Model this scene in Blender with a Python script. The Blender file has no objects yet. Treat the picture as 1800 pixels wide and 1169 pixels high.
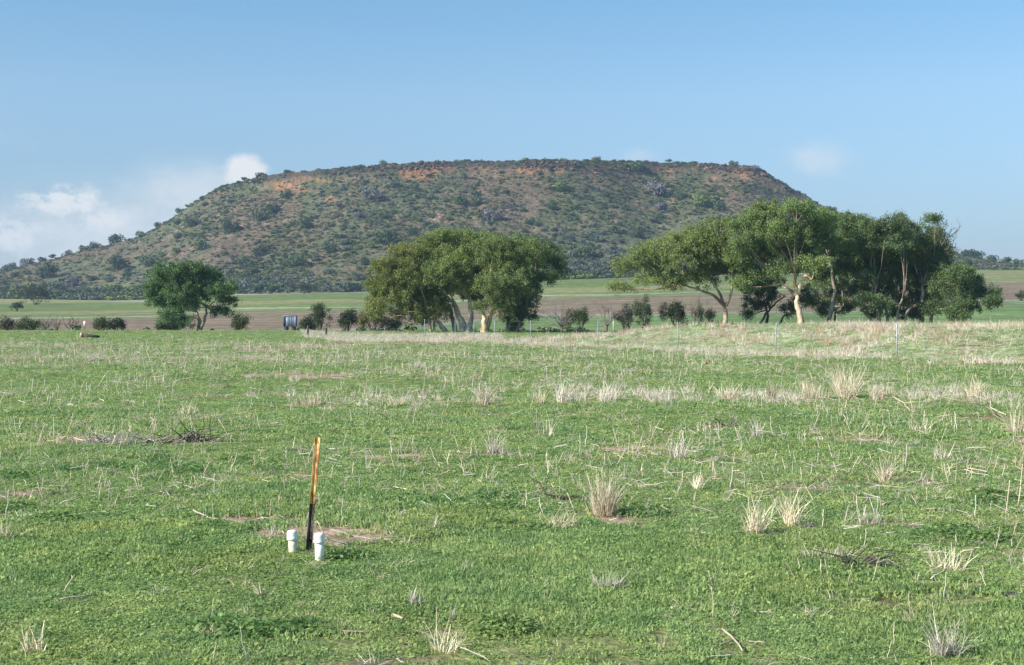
import bpy, math
import numpy as np
from math import radians, pi

# ------------------------------------------------------------------ camera, sky, sun, exposure
scene = bpy.context.scene
FPX, HOR, CAMH = 2500.0, 549.0, 1.68            # focal length in photo pixels, eye level row, eye height
cam_d = bpy.data.cameras.new('camera'); cam = bpy.data.objects.new('camera', cam_d)
scene.collection.objects.link(cam); scene.camera = cam
cam.location = (0, 0, CAMH); cam.rotation_euler = (radians(90), 0, 0)
cam_d.sensor_width = 36; cam_d.lens = 36*FPX/1800; cam_d.shift_y = -(584.5-HOR)/1800
cam_d.clip_start = 0.1; cam_d.clip_end = 20000

SUN_AZ = radians(-118)      # measured from +Y (view direction) clockwise; negative = left, beyond 90 = behind the camera
SUN_EL = radians(33)
scene.view_settings.view_transform = 'Standard'; scene.view_settings.look = 'None'
scene.view_settings.gamma = 1.0; scene.view_settings.use_curve_mapping = False
scene.view_settings.exposure = 0.75

world = bpy.data.worlds.new('World'); scene.world = world; world.use_nodes = True
def build_world():
    nt = world.node_tree; N = nt.nodes; L = nt.links; N.clear()
    out = N.new('ShaderNodeOutputWorld'); bg = N.new('ShaderNodeBackground')
    sky = N.new('ShaderNodeTexSky'); sky.sky_type = 'NISHITA'; sky.sun_disc = False
    sky.sun_elevation = SUN_EL; sky.sun_rotation = SUN_AZ
    sky.altitude = 0; sky.air_density = 1.0; sky.dust_density = 0.25; sky.ozone_density = 2.2
    tc = N.new('ShaderNodeTexCoord'); sp = N.new('ShaderNodeSeparateXYZ'); L.new(tc.outputs['Generated'], sp.inputs[0])
    def m(op, a, b=None, c=None, clamp=False):
        n = N.new('ShaderNodeMath'); n.operation = op; n.use_clamp = clamp
        for i, v in enumerate((a, b, c)):
            if v is None: continue
            if isinstance(v, (int, float)): n.inputs[i].default_value = v
            else: L.new(v, n.inputs[i])
        return n.outputs[0]
    az = m('ARCTAN2', sp.outputs[0], sp.outputs[1]); el = m('ARCSINE', sp.outputs[2])
    comb = N.new('ShaderNodeCombineXYZ'); L.new(az, comb.inputs[0]); L.new(m('MULTIPLY', el, 1.5), comb.inputs[1])
    def noise(scale, detail, rough, off=0):
        n = N.new('ShaderNodeTexNoise'); n.noise_dimensions = '3D'; n.inputs['Scale'].default_value = scale
        n.inputs['Detail'].default_value = detail; n.inputs['Roughness'].default_value = rough
        mp = N.new('ShaderNodeMapping'); mp.inputs['Location'].default_value = (off, off*.7, off*.3)
        L.new(comb.outputs[0], mp.inputs['Vector']); L.new(mp.outputs[0], n.inputs['Vector']); return n.outputs['Fac']
    n1 = noise(46, 9, .68); n2 = noise(11, 5, .55, 3.1)
    warp = m('MULTIPLY', m('SUBTRACT', n1, .5), 2.6)
    def blob(px, py, sx, sy, strength, edge=1.0):
        a0 = math.atan((px-900)/FPX); e0 = math.atan((HOR-py)/FPX*math.cos(a0))
        dx = m('DIVIDE', m('SUBTRACT', az, a0), sx/FPX); dy = m('DIVIDE', m('SUBTRACT', el, e0), sy/FPX)
        r2 = m('ADD', m('MULTIPLY', dx, dx), m('MULTIPLY', dy, dy))
        g = m('EXPONENT', m('MULTIPLY', r2, -1.0))
        v = m('ADD', g, m('MULTIPLY', warp, m('MULTIPLY', g, edge)))
        return m('MULTIPLY', m('MULTIPLY', v, strength), 1.0, clamp=True)
    def soft(fac, lo, hi):
        mr = N.new('ShaderNodeMapRange'); mr.interpolation_type = 'SMOOTHSTEP'
        mr.inputs['From Min'].default_value = lo; mr.inputs['From Max'].default_value = hi
        L.new(fac, mr.inputs['Value']); return mr.outputs[0]
    def over(a, b): return m('SUBTRACT', 1.0, m('MULTIPLY', m('SUBTRACT', 1.0, a), m('SUBTRACT', 1.0, b)))
    c = soft(blob(112, 352, 84, 34, 1.0, 1.4), .38, .95)
    for b, k in ((blob(432, 300, 44, 34, 1.25, .7), (.4, 1.0)), (blob(20, 415, 60, 40, .9, 1.5), (.35, .95)),
                 (blob(170, 385, 60, 30, .9, 1.4), (.4, 1.0))):
        c = over(c, soft(b, *k))
    veil = over(soft(blob(200, 430, 250, 90, 1.0, .6), .05, 1.1), m('MULTIPLY', soft(blob(345, 335, 120, 50, 1.0, .6), .05, 1.05), .75))
    veil = over(m('MULTIPLY', veil, .8), m('MULTIPLY', soft(blob(1440, 280, 62, 34, .9, .9), .15, 1.0), .38))
    veil = over(veil, m('MULTIPLY', soft(blob(1125, 275, 40, 20, .8, .9), .2, 1.0), .25))
    # the same fair-weather puffs go on thinly around the rest of the horizon
    band = m('EXPONENT', m('MULTIPLY', m('POWER', m('DIVIDE', m('SUBTRACT', el, .07), .07), 2.0), -1.0))
    side = m('SUBTRACT', 1.0, m('EXPONENT', m('MULTIPLY', m('POWER', m('DIVIDE', az, .55), 4.0), -1.0)))
    rest = m('MULTIPLY', m('MULTIPLY', soft(n2, .5, .68), band), m('MULTIPLY', side, .7))
    fac = over(over(c, veil), rest)
    tint = N.new('ShaderNodeMix'); tint.data_type = 'RGBA'; tint.blend_type = 'MULTIPLY'; tint.inputs[0].default_value = 1.0
    L.new(sky.outputs[0], tint.inputs[6]); tint.inputs[7].default_value = (1, 1, 1, 1)
    gr = N.new('ShaderNodeValToRGB'); L.new(m('MULTIPLY', el, 1/.5, clamp=True), gr.inputs[0]); L.new(gr.outputs[0], tint.inputs[7])
    gr.color_ramp.elements[0].color = (.215, .245, .335, 1); gr.color_ramp.elements[1].position = .5; gr.color_ramp.elements[1].color = (.32, .455, .49, 1)
    e3 = gr.color_ramp.elements.new(.3); e3.color = (.385, .43, .46, 1)
    sc2 = N.new('ShaderNodeMix'); sc2.data_type = 'RGBA'; sc2.blend_type = 'MULTIPLY'; sc2.inputs[0].default_value = 1.0; sc2.clamp_result = False
    L.new(tint.outputs[2], sc2.inputs[6]); sc2.inputs[7].default_value = (2, 2, 2, 1)
    mx = N.new('ShaderNodeMix'); mx.data_type = 'RGBA'; L.new(fac, mx.inputs[0])
    L.new(sc2.outputs[2], mx.inputs[6]); mx.inputs[7].default_value = (5.6, 5.7, 5.7, 1)
    L.new(mx.outputs[2], bg.inputs[0]); bg.inputs[1].default_value = 0.095
    L.new(bg.outputs[0], out.inputs[0])
build_world()

sun_d = bpy.data.lights.new('sun', 'SUN'); sun = bpy.data.objects.new('sun', sun_d); scene.collection.objects.link(sun)
sun_d.energy = 5.0; sun_d.angle = radians(.53); sun_d.color = (1.0, .92, .80)
from mathutils import Vector
SDIR = Vector((math.sin(SUN_AZ)*math.cos(SUN_EL), math.cos(SUN_AZ)*math.cos(SUN_EL), math.sin(SUN_EL)))
sun.rotation_euler = SDIR.to_track_quat('Z', 'Y').to_euler(); sun.location = (-60, -40, 60)

# ------------------------------------------------------------------ helpers
RS = np.random.RandomState
COL = scene.collection
def tag(o, label=None, cat=None, group=None, kind=None):
    if label: o['label'] = label
    if cat: o['category'] = cat
    if group: o['group'] = group
    if kind: o['kind'] = kind
    return o
def empty(name, loc=(0, 0, 0), rz=0):
    o = bpy.data.objects.new(name, None); COL.objects.link(o); o.location = loc; o.rotation_euler = (0, 0, rz)
    o.empty_display_size = .2; return o
class MB:
    """collects vertices and faces (tri or quad arrays) plus a vertex colour, then links ONE mesh"""
    def __init__(s): s.v = []; s.q = []; s.t = []; s.c = []; s.n = 0
    def add(s, v, q=None, t=None, col=None):
        v = np.asarray(v, float).reshape(-1, 3)
        if q is not None and len(q): s.q.append(np.asarray(q, int)+s.n)
        if t is not None and len(t): s.t.append(np.asarray(t, int)+s.n)
        s.v.append(v)
        c = np.ones((len(v), 3)) if col is None else np.broadcast_to(np.asarray(col, float), (len(v), 3))
        s.c.append(c); s.n += len(v); return s
    def mesh(s, name, mat, smooth=False):
        me = bpy.data.meshes.new(name)
        v = np.concatenate(s.v); c = np.concatenate(s.c)
        q = np.concatenate(s.q) if s.q else np.zeros((0, 4), int); t = np.concatenate(s.t) if s.t else np.zeros((0, 3), int)
        me.vertices.add(len(v)); me.vertices.foreach_set('co', v.astype(np.float32).ravel())
        li = np.concatenate([q.ravel(), t.ravel()]).astype(np.int32)
        me.loops.add(len(li)); me.loops.foreach_set('vertex_index', li)
        starts = np.concatenate([np.arange(len(q))*4, len(q)*4+np.arange(len(t))*3]).astype(np.int32)
        me.polygons.add(len(starts)); me.polygons.foreach_set('loop_start', starts)
        me.update(calc_edges=True); me.validate()
        if smooth: me.polygons.foreach_set('use_smooth', np.ones(len(me.polygons), bool))
        a = me.color_attributes.new('Col', 'FLOAT_COLOR', 'POINT')
        if len(a.data) == len(c): a.data.foreach_set('color', np.concatenate([c, np.ones((len(c), 1))], 1).astype(np.float32).ravel())
        if mat: me.materials.append(mat)
        return me
    def build(s, name, mat, parent=None, smooth=False, loc=None):
        o = bpy.data.objects.new(name, s.mesh(name, mat, smooth)); COL.objects.link(o)
        if loc is not None: o.location = loc
        if parent is not None: o.parent = parent
        return o
def tube(mb, pts, rad, sides=7, cap=True, col=None, wob=0, rs=None):
    P = np.asarray(pts, float); R = np.asarray(rad, float); n = len(P)
    T = np.gradient(P, axis=0); T /= np.linalg.norm(T, axis=1)[:, None]+1e-9
    ref = np.array([0, 1, 0.]) if abs(T[:, 1]).mean() < .8 else np.array([1., 0, 0])
    A = np.cross(T, ref); A /= np.linalg.norm(A, axis=1)[:, None]+1e-9; B = np.cross(T, A)
    th = np.arange(sides)*2*pi/sides
    rr = R[:, None]*np.ones(sides)
    if wob and rs is not None: rr = rr*(1+wob*rs.uniform(-1, 1, rr.shape))
    V = P[:, None, :]+rr[..., None]*(np.cos(th)[None, :, None]*A[:, None, :]+np.sin(th)[None, :, None]*B[:, None, :])
    V = V.reshape(-1, 3); q = []
    for i in range(n-1):
        for k in range(sides):
            k2 = (k+1) % sides; q.append((i*sides+k, i*sides+k2, (i+1)*sides+k2, (i+1)*sides+k))
    t = []
    if cap:
        V = np.concatenate([V, P[:1], P[-1:]])
        for k in range(sides):
            k2 = (k+1) % sides; t.append((n*sides, k2, k)); t.append((n*sides+1, (n-1)*sides+k, (n-1)*sides+k2))
    mb.add(V, q, t, col)
def box(mb, x0, x1, y0, y1, z0, z1, col=None):
    v = [(x, y, z) for z in (z0, z1) for y in (y0, y1) for x in (x0, x1)]
    mb.add(v, [(0, 2, 3, 1), (4, 5, 7, 6), (0, 1, 5, 4), (2, 6, 7, 3), (0, 4, 6, 2), (1, 3, 7, 5)], None, col)
def lathe(mb, prof, sides=32, col=None):
    th = np.arange(sides)*2*pi/sides; V = []; q = []
    for r, z in prof: V += [(r*math.cos(a), r*math.sin(a), z) for a in th]
    for i in range(len(prof)-1):
        for k in range(sides):
            k2 = (k+1) % sides; q.append((i*sides+k, i*sides+k2, (i+1)*sides+k2, (i+1)*sides+k))
    mb.add(V, q, None, col)
# value noise
_rt = RS(7).rand(256, 256)
def vn(x, y):
    x = np.asarray(x, float); y = np.asarray(y, float)
    xi = np.floor(x).astype(int); yi = np.floor(y).astype(int); fx = x-xi; fy = y-yi
    fx = fx*fx*(3-2*fx); fy = fy*fy*(3-2*fy)
    g = lambda a, b: _rt[a & 255, b & 255]
    return (g(xi, yi)*(1-fx)+g(xi+1, yi)*fx)*(1-fy)+(g(xi, yi+1)*(1-fx)+g(xi+1, yi+1)*fx)*fy
def fbm(x, y, o=4, g=.5):
    s = 0; a = 1; t = 0
    for i in range(o):
        s = s+a*vn(np.asarray(x)*2**i+17.3*i, np.asarray(y)*2**i+9.1*i); t += a; a *= g
    return s/t
def sst(a, b, x): t = np.clip((np.asarray(x, float)-a)/(b-a), 0, 1); return t*t*(3-2*t)

# ------------------------------------------------------------------ the lie of the land
SIL = np.array([(-900, 520), (-300, 500), (0, 477), (60, 464), (100, 454), (150, 441), (200, 429), (240, 418), (270, 404), (300, 387), (330, 364), (360, 344),
                (385, 330), (420, 320), (450, 312), (500, 304), (560, 299), (650, 292), (700, 289), (750, 286), (830, 284), (900, 282),
                (1000, 282), (1100, 284), (1200, 287), (1290, 291), (1320, 293), (1340, 301), (1380, 323), (1400, 337), (1440, 358),
                (1480, 374), (1520, 386), (1580, 402), (1640, 425), (1690, 450), (1720, 455), (1750, 461), (1800, 468), (2000, 490), (2700, 505)], float)
FOOT = np.array([(-900, 535), (0, 525), (200, 528), (300, 526), (420, 517), (640, 513), (900, 496), (1000, 491), (1100, 488), (1300, 482), (1500, 478),
                 (1700, 474), (1800, 474), (2700, 490)], float)
def rimD(px): return 700+14*np.sin(px/170.)+8*np.sin(px/61.+1)
def footF(px): return 520+10*np.sin(px/210.+2)
PT = np.array([(0, 0), (.25, .13), (.5, .37), (.75, .67), (.88, .84), (.91, .93), (.96, .98), (1, 1.)])
F0 = np.array((13.8, 51.)); FD = np.array((-3.2, 6.2)); FU = FD/np.linalg.norm(FD); FN = np.array((-FD[1], FD[0]))*-1; FN = FN/np.linalg.norm(FN)
def fence_sd(x, y):
    d = (x-F0[0])*FN[0]+(y-F0[1])*FN[1]; s = (x-F0[0])*FU[0]+(y-F0[1])*FU[1]; return d, s
def near_h(x, y):
    px = 900+FPX*x/np.maximum(y, 12)
    z = .07*(fbm(x*.12+4, y*.12, 3)-.5)*np.clip(y/8, 0, 1)+.03*(fbm(x*.9, y*.9, 2)-.5)
    d, s = fence_sd(x, y)
    bank = sst(1.0, 10, d)*(1-sst(24, 40, s)); lump = (.25*(fbm(x*.35, y*.35, 3)-.5))*bank
    z = z+.93*bank+lump
    lm = 1-sst(820, 1250, px)
    z = z-sst(122, 152, y)*1.0*lm
    z = z+.12*np.exp(-((y-118-x*.05)/7)**2)*lm*(1-sst(480, 620, px))
    return z
def height(x, y):
    x = np.asarray(x, float); y = np.asarray(y, float)
    ys = np.maximum(y, 12); u = x/ys; px = np.clip(900+FPX*u, -900, 2700)
    zn = near_h(x, y)
    z150 = near_h(u*150, 150+0*u)
    F = footF(px); D = rimD(px)
    zf = CAMH+(HOR-np.interp(px, FOOT[:, 0], FOOT[:, 1]))/FPX*F
    zs = CAMH+(HOR-np.interp(px, SIL[:, 0], SIL[:, 1]))/FPX*D
    s = np.clip((y-150)/(F-150), 0, 1)
    zm = z150+(zf-z150)*s**1.28+.5*(fbm(x*.02, y*.02, 2)-.5)*np.sin(pi*s)
    t = np.clip((y-F)/(D-F), 0, 1)
    zh = zf+(zs-zf)*np.interp(t, PT[:, 0], PT[:, 1])
    amp = np.sin(pi*np.clip(t, 0, 1))*np.clip((zs-zf)/60, .1, 1)
    zh = zh+amp*(9*(fbm(x*.018+.004*y, y*.006, 3)-.5)+3.2*(fbm(x*.07, y*.05, 3)-.5))+amp**.3*1.1*(fbm(x*.3, y*.3, 2)-.5)*(t > 0)
    zh = zh+(fbm(x*.12, y*.0, 3)-.5)*1.4*sst(.8, 1, t)
    b = np.maximum(y-D, 0)
    zb = zs-.02*b+(fbm(x*.12, y*.0, 3)-.5)*1.4*np.exp(-b/20)
    zb = zb*(1-sst(250, 1400, b))+(-5)*sst(250, 1400, b)
    return np.where(y < 150, zn, np.where(y < F, zm, np.where(y < D, zh, zb)))
def hz(x, y): return float(height(np.array([x]), np.array([y]))[0])
_Y = np.concatenate([np.arange(6, 150, .08), np.arange(150, 760, .4)])
def hit(px, py):
    """the point of the ground seen at photo position px, py"""
    u = (px-900)/FPX; z = height(u*_Y, _Y); r = CAMH+(HOR-py)/FPX*_Y
    k = np.argmax(z >= r) if (z >= r).any() else np.argmax((z-CAMH)/_Y)
    return np.array((u*_Y[k], _Y[k], z[k]))
def pix(x, y, z): return 900+FPX*x/y, HOR-FPX*(z-CAMH)/y
def scr(px, py, y): return np.array(((px-900)/FPX*y, y, CAMH+(HOR-py)/FPX*y))

BARE = [(560, 938, .6, .38), (610, 943, .44, .46), (455, 918, .42, .24), (470, 940, .3, .12), (430, 912, .38, .18), (470, 905, .3, .12), (690, 910, .4, .14), (1105, 789, .9, .3), (1490, 775, .55, .35), (1335, 765, .4, .3),
        (1430, 860, .5, .2), (1640, 760, .6, .3), (870, 800, .6, .2), (540, 661, 3.2, 1.2), (1075, 915, .35, .25), (1400, 932, .3, .15), (720, 800, .5, .2),
        (500, 838, .4, .15), (1560, 925, .5, .14), (150, 780, 1.2, .5), (340, 780, .6, .4),
        (1300, 805, .5, .2), (60, 868, .5, .2), (1500, 800, .5, .2), (630, 805, .5, .2)]
BW = [(hit(a, b)[:2], c, d) for a, b, c, d in BARE]
def bare(x, y):
    s = np.zeros(np.shape(x)); w = 1.5*(fbm(x*2.2, y*2.2, 4)-.5)
    for i, (p, a, b) in enumerate(BW):
        if i < 3: s = np.maximum(s, 1.0*np.exp(-(((x-p[0])/a)**2+((y-p[1])/b/1.3)**2)**2)*(1.0+.4*w)); continue
        a = a*.7; b = b*1.35; s = np.maximum(s, np.exp(-(((x-p[0])/a)**2+((y-p[1])/b)**2)**1.3)+w*np.exp(-(((x-p[0])/a/1.6)**2+((y-p[1])/b/1.6)**2)))
    return np.clip(s*1.3, 0, 1)
def track(x, y):
    px, py = pix(x, np.maximum(y, 6), near_h(x, y)); l = np.interp(px, [330, 600, 870, 1000], [624, 607, 599, 597])
    return np.exp(-((py-l)/2.6)**2)*sst(330, 400, px)*(1-sst(800, 880, px))
def c3(*a): return np.array(a, float)
def lerp(a, b, f): f = np.asarray(f)[..., None]; return a*(1-f)+b*f
def near_col(x, y):
    n = fbm(x*.25, y*.12, 4); n2 = fbm(x*1.7+50, y*1.2, 3)
    c = lerp(c3(.17, .22, .07), c3(.23, .25, .105), sst(.4, .62, n)); c = lerp(c, c3(.25, .19, .125), sst(.52, .68, n2)*.8)
    d, s = fence_sd(x, y); bk = sst(-1, 3, d)*(1-sst(30, 38, s))
    c = lerp(c, c3(.33, .40, .22), bk*.9)
    c = lerp(c, c3(.34, .28, .19), sst(.58, .72, fbm(x*.5, y*.22, 3))*bk*.7)
    c = lerp(c, c3(.37, .275, .20), bare(x, y)); c = lerp(c, c3(.36, .25, .18), track(x, y)*.85)
    return c
G, YG, BR, PL = c3(.13, .18, .052), c3(.215, .225, .095), c3(.20, .155, .105), c3(.29, .28, .215)
def field_col(x, y):
    z = height(x, y); px, py = pix(x, y, z)
    X = [0, 250, 420, 640, 950, 1100, 1300, 1500, 1700, 1800]
    e = [np.interp(px, X, v) for v in (
        [533, 531, 519, 515, 490, 489, 484, 480, 475, 474],      # pale edge -> green
        [548, 545, 529, 526, 508, 505, 498, 490, 477, 477],      # green -> yellow-green
        [556, 552, 535, 533, 516, 513, 506, 498, 492, 493],      # -> green
        [559, 556, 541, 539, 519, 517, 511, 503, 494, 495],      # -> pale line
        [561, 558, 544, 541, 521, 519, 513, 505, 495, 496],      # -> green
        [563, 560, 549, 546, 524, 522, 517, 510, 497, 498],      # -> brown
        [620, 620, 582, 578, 552, 553, 548, 545, 528, 526],      # brown -> pale line
        [625, 625, 586, 582, 556, 557, 552, 548, 532, 531])]     # -> green
    w = 1.2*(fbm(x*.03, y*.05, 3)-.5); p = py+w*2
    c = lerp(YG*1.1, PL, sst(150, 260, px))
    for ed, col in zip(e, (G, YG, G*1.05, PL, G*1.1, BR, PL*.8, c3(.13, .2, .07))): c = lerp(c, col, sst(-.5, .5, p-ed))
    n = fbm(x*.05, y*.25, 4); c = c*(0.62+.76*n)[..., None]; c = c*(1+.10*np.sin(y*1.9+x*.06+3*fbm(x*.02, y*.1, 2))*(y < 330))[..., None]*(.88+.24*fbm(x*.3, y*.9, 3))[..., None]
    c = lerp(c, c3(.15, .16, .075), sst(.55, .7, fbm(x*.04+9, y*.02, 3))*.5)
    return lerp(c, near_col(x, y), 1-sst(150, 160, y))
ORG = [(720, 300, 26, 9, 1), (770, 297, 34, 7, 1), (745, 312, 36, 9, .8), (845, 292, 25, 5, .8), (930, 300, 30, 6, .9), (985, 300, 10, 6, .8), (820, 312, 30, 5, .5), (620, 332, 25, 10, .5), (585, 350, 16, 8, .9), (545, 335, 22, 5, .6),
       (1165, 296, 20, 6, .9), (1210, 300, 28, 7, .7), (1290, 297, 16, 10, .9), (1310, 310, 15, 10, .7), (1255, 315, 12, 6, .6), (1290, 350, 14, 8, .7), (480, 320, 20, 5, .5),
       (520, 308, 40, 8, .8), (500, 330, 30, 10, .7), (565, 318, 40, 8, .6), (660, 345, 40, 8, .5), (1345, 302, 12, 7, .6), (1100, 290, 60, 3, .5), (900, 300, 200, 8, .3)]
PINK = [(770, 378, 9, 9, 1), (755, 387, 14, 5, .9), (790, 392, 18, 4, .6), (1290, 353, 14, 6, .5), (940, 405, 12, 4, .6), (430, 395, 40, 5, .5), (400, 392, 20, 5, .5), (345, 428, 20, 4, .5), (585, 412, 30, 4, .4), (695, 405, 10, 5, .5), (830, 405, 12, 3, .6)]
GRN = [(265, 465, 50, 8, .9), (215, 500, 60, 7, .7), (640, 495, 40, 5, .8), (655, 430, 30, 12, .6), (1200, 400, 70, 20, .5), (1060, 440, 60, 20, .4), (1000, 480, 60, 5, .6), (700, 365, 30, 8, .5), (540, 500, 60, 4, .5), (1730, 470, 60, 4, .9), (1170, 360, 40, 10, .4)]
def hill_col(x, y):
    z = height(x, y); px, py = pix(x, y, z); F = footF(px); D = rimD(px); t = np.clip((y-F)/(D-F), 0, 1)
    n = fbm(x*.035, y*.02, 4); n2 = fbm(x*.2, y*.12, 3)
    c = lerp(c3(.115, .09, .06), c3(.088, .098, .05), sst(.34, .58, n+.25*(.5-t))); c = lerp(c, c3(.18, .13, .095), sst(.54, .7, n2)*.6)
    sc = lambda L, w: np.clip(sum(k*np.exp(-((px-a)/b1)**2-((py-b)/d)**2) for a, b, b1, d, k in L)*(0.5+w), 0, 1)
    c = lerp(c, c3(.30, .15, .07), sst(.35, .9, sc(ORG, n2*1.0)))
    c = lerp(c, c3(.30, .21, .155), sst(.3, .8, sc(PINK, n2)))
    c = lerp(c, c3(.14, .16, .075), sst(.2, .8, sc(GRN, n2))*.8)
    c = lerp(c, c3(.12, .15, .065), (1-sst(0, .12, t))*.7)
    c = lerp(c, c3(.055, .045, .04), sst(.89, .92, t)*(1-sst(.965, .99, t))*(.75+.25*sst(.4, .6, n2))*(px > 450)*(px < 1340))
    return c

# ------------------------------------------------------------------ materials
def mat(name, rough=.9, attr=True, col=(1, 1, 1), noises=(), bump=None, spec=.2, rnd=None, trans=0, metal=0, hsv=None):
    """procedural: colour attribute or flat base, multiplied by object-space noises; optional bump, translucency, per-instance variation"""
    m = bpy.data.materials.new(name); m.use_nodes = True; nt = m.node_tree; N = nt.nodes; L = nt.links
    b = N['Principled BSDF']; b.inputs['Roughness'].default_value = rough; b.inputs['Specular IOR Level'].default_value = spec; b.inputs['Metallic'].default_value = metal
    geo = N.new('ShaderNodeNewGeometry')
    def mul(a, bb, f=1.0, mode='MULTIPLY'):
        x = N.new('ShaderNodeMix'); x.data_type = 'RGBA'; x.blend_type = mode; x.inputs[0].default_value = f
        L.new(a, x.inputs[6])
        if isinstance(bb, tuple): x.inputs[7].default_value = bb+(1,)
        else: L.new(bb, x.inputs[7])
        return x.outputs[2]
    if attr: a = N.new('ShaderNodeVertexColor'); a.layer_name = 'Col'; c = a.outputs['Color']
    else: a = N.new('ShaderNodeRGB'); a.outputs[0].default_value = (1, 1, 1, 1); c = a.outputs[0]
    if tuple(col) != (1, 1, 1) or not attr: c = mul(c, tuple(col))
    for sc, lo, hi, st in noises:      # scale (or xyz), dark colour, light colour, (from, to)
        mp = N.new('ShaderNodeMapping'); L.new(geo.outputs['Position'], mp.inputs['Vector'])
        mp.inputs['Scale'].default_value = sc if isinstance(sc, tuple) else (sc, sc, sc)
        n = N.new('ShaderNodeTexNoise'); n.inputs['Scale'].default_value = 1; n.inputs['Detail'].default_value = 4; L.new(mp.outputs[0], n.inputs['Vector'])
        r = N.new('ShaderNodeValToRGB'); r.color_ramp.elements[0].position = st[0]; r.color_ramp.elements[1].position = st[1]
        r.color_ramp.elements[0].color = tuple(lo)+(1,); r.color_ramp.elements[1].color = tuple(hi)+(1,)
        L.new(n.outputs['Fac'], r.inputs[0]); c = mul(c, r.outputs[0])
    if rnd:
        oi = N.new('ShaderNodeObjectInfo'); r = N.new('ShaderNodeValToRGB'); L.new(oi.outputs['Random'], r.inputs[0])
        for i, cc in enumerate(rnd):
            p = i/(len(rnd)-1)
            e = r.color_ramp.elements[0] if i == 0 else (r.color_ramp.elements[1] if i == len(rnd)-1 else r.color_ramp.elements.new(p))
            e.position = p; e.color = tuple(cc)+(1,)
        c = mul(c, r.outputs[0])
    L.new(c, b.inputs['Base Color'])
    if bump:
        n = N.new('ShaderNodeTexNoise'); n.inputs['Scale'].default_value = bump[0]; n.inputs['Detail'].default_value = 5; L.new(geo.outputs['Position'], n.inputs['Vector'])
        bp = N.new('ShaderNodeBump'); bp.inputs['Strength'].default_value = bump[1]; bp.inputs['Distance'].default_value = bump[2]
        L.new(n.outputs['Fac'], bp.inputs['Height']); L.new(bp.outputs[0], b.inputs['Normal'])
    if trans:
        tr = N.new('ShaderNodeBsdfTranslucent'); L.new(c, tr.inputs[0]); mx = N.new('ShaderNodeMixShader'); mx.inputs[0].default_value = trans
        L.new(b.outputs[0], mx.inputs[1]); L.new(tr.outputs[0], mx.inputs[2]); L.new(mx.outputs[0], N['Material Output'].inputs['Surface'])
    return m
M = {}
M['near'] = mat('paddock_soil', noises=((3.0, (.55, .6, .55), (1.35, 1.3, 1.3), (.35, .7)), (14, (.6, .6, .6), (1.3, 1.3, 1.3), (.3, .7))), bump=(25, .8, .03))
M['field'] = mat('field_soil', noises=(((.5, .25, .5), (.75, .78, .75), (1.2, 1.18, 1.2), (.35, .65)), ((.12, .9, .3), (.85, .85, .85), (1.15, 1.15, 1.15), (.35, .65))), bump=(1.5, .5, .3))
M['hill'] = mat('hill_soil', noises=((.35, (.65, .7, .65), (1.3, 1.3, 1.3), (.35, .65)), (1.3, (.55, .6, .6), (1.4, 1.35, 1.35), (.3, .7))), bump=(.6, .8, 1.0))
M['herb'] = mat('herb_leaf', rough=.5, spec=.35, trans=.5, noises=((.35, (.88, .88, .85), (1.06, 1.0, 1.0), (.35, .65)), (1.6, (.84, .87, .86), (1.12, 1.05, 1.08), (.35, .65)), (.75, (1.10, .99, .92), (.96, 1.01, 1.0), (.25, .6)), (6, (.8, .85, .8), (1.2, 1.1, 1.1), (.3, .7))),
                rnd=((.72, .8, .78), (1.0, 1.02, 1.0), (1.22, 1.15, 1.1)))
M['straw'] = mat('dry_straw', rough=.75, spec=.2, trans=.15, rnd=((.7, .68, .66), (1.0, .98, .95), (1.15, 1.12, 1.08)), noises=((4, (.8, .78, .75), (1.15, 1.15, 1.15), (.3, .7)),))
M['leaf'] = mat('gum_leaf', rough=.5, spec=.3, trans=.34)
M['scrub'] = mat('scrub_leaf', rough=.8, spec=.1, trans=.15, noises=((.04, (.8, .85, 1.0), (1.25, 1.15, .9), (.35, .65)),), rnd=((.8, .9, .9), (1.0, 1.1, 1.0), (1.3, 1.25, 1.1), (1.35, 1.25, 1.35)))
M['shrub'] = mat('shrub_leaf', rough=.8, spec=.1, trans=.15, noises=((.7, (.85, .9, .9), (1.4, 1.4, 1.4), (.35, .65)),))
M['bark'] = mat('gum_bark', rough=.85, noises=(((1.2, 1.2, .5), (.42, .36, .30), (1.1, 1.08, 1.05), (.4, .6)), ((9, 9, 2.5), (.65, .62, .6), (1.2, 1.2, 1.2), (.3, .7))), bump=(18, .5, .04))
M['twig'] = mat('bare_twig', rough=.9)
M['rock'] = mat('rock', rough=.95, noises=((.8, (.7, .7, .7), (1.25, 1.2, 1.2), (.3, .7)),), rnd=((.6, .6, .6), (1.2, 1.1, 1.0)))
M['stone'] = mat('field_stone', rough=.95, noises=((30, (.75, .72, .7), (1.15, 1.12, 1.1), (.35, .65)),), bump=(60, .6, .01))

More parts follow.
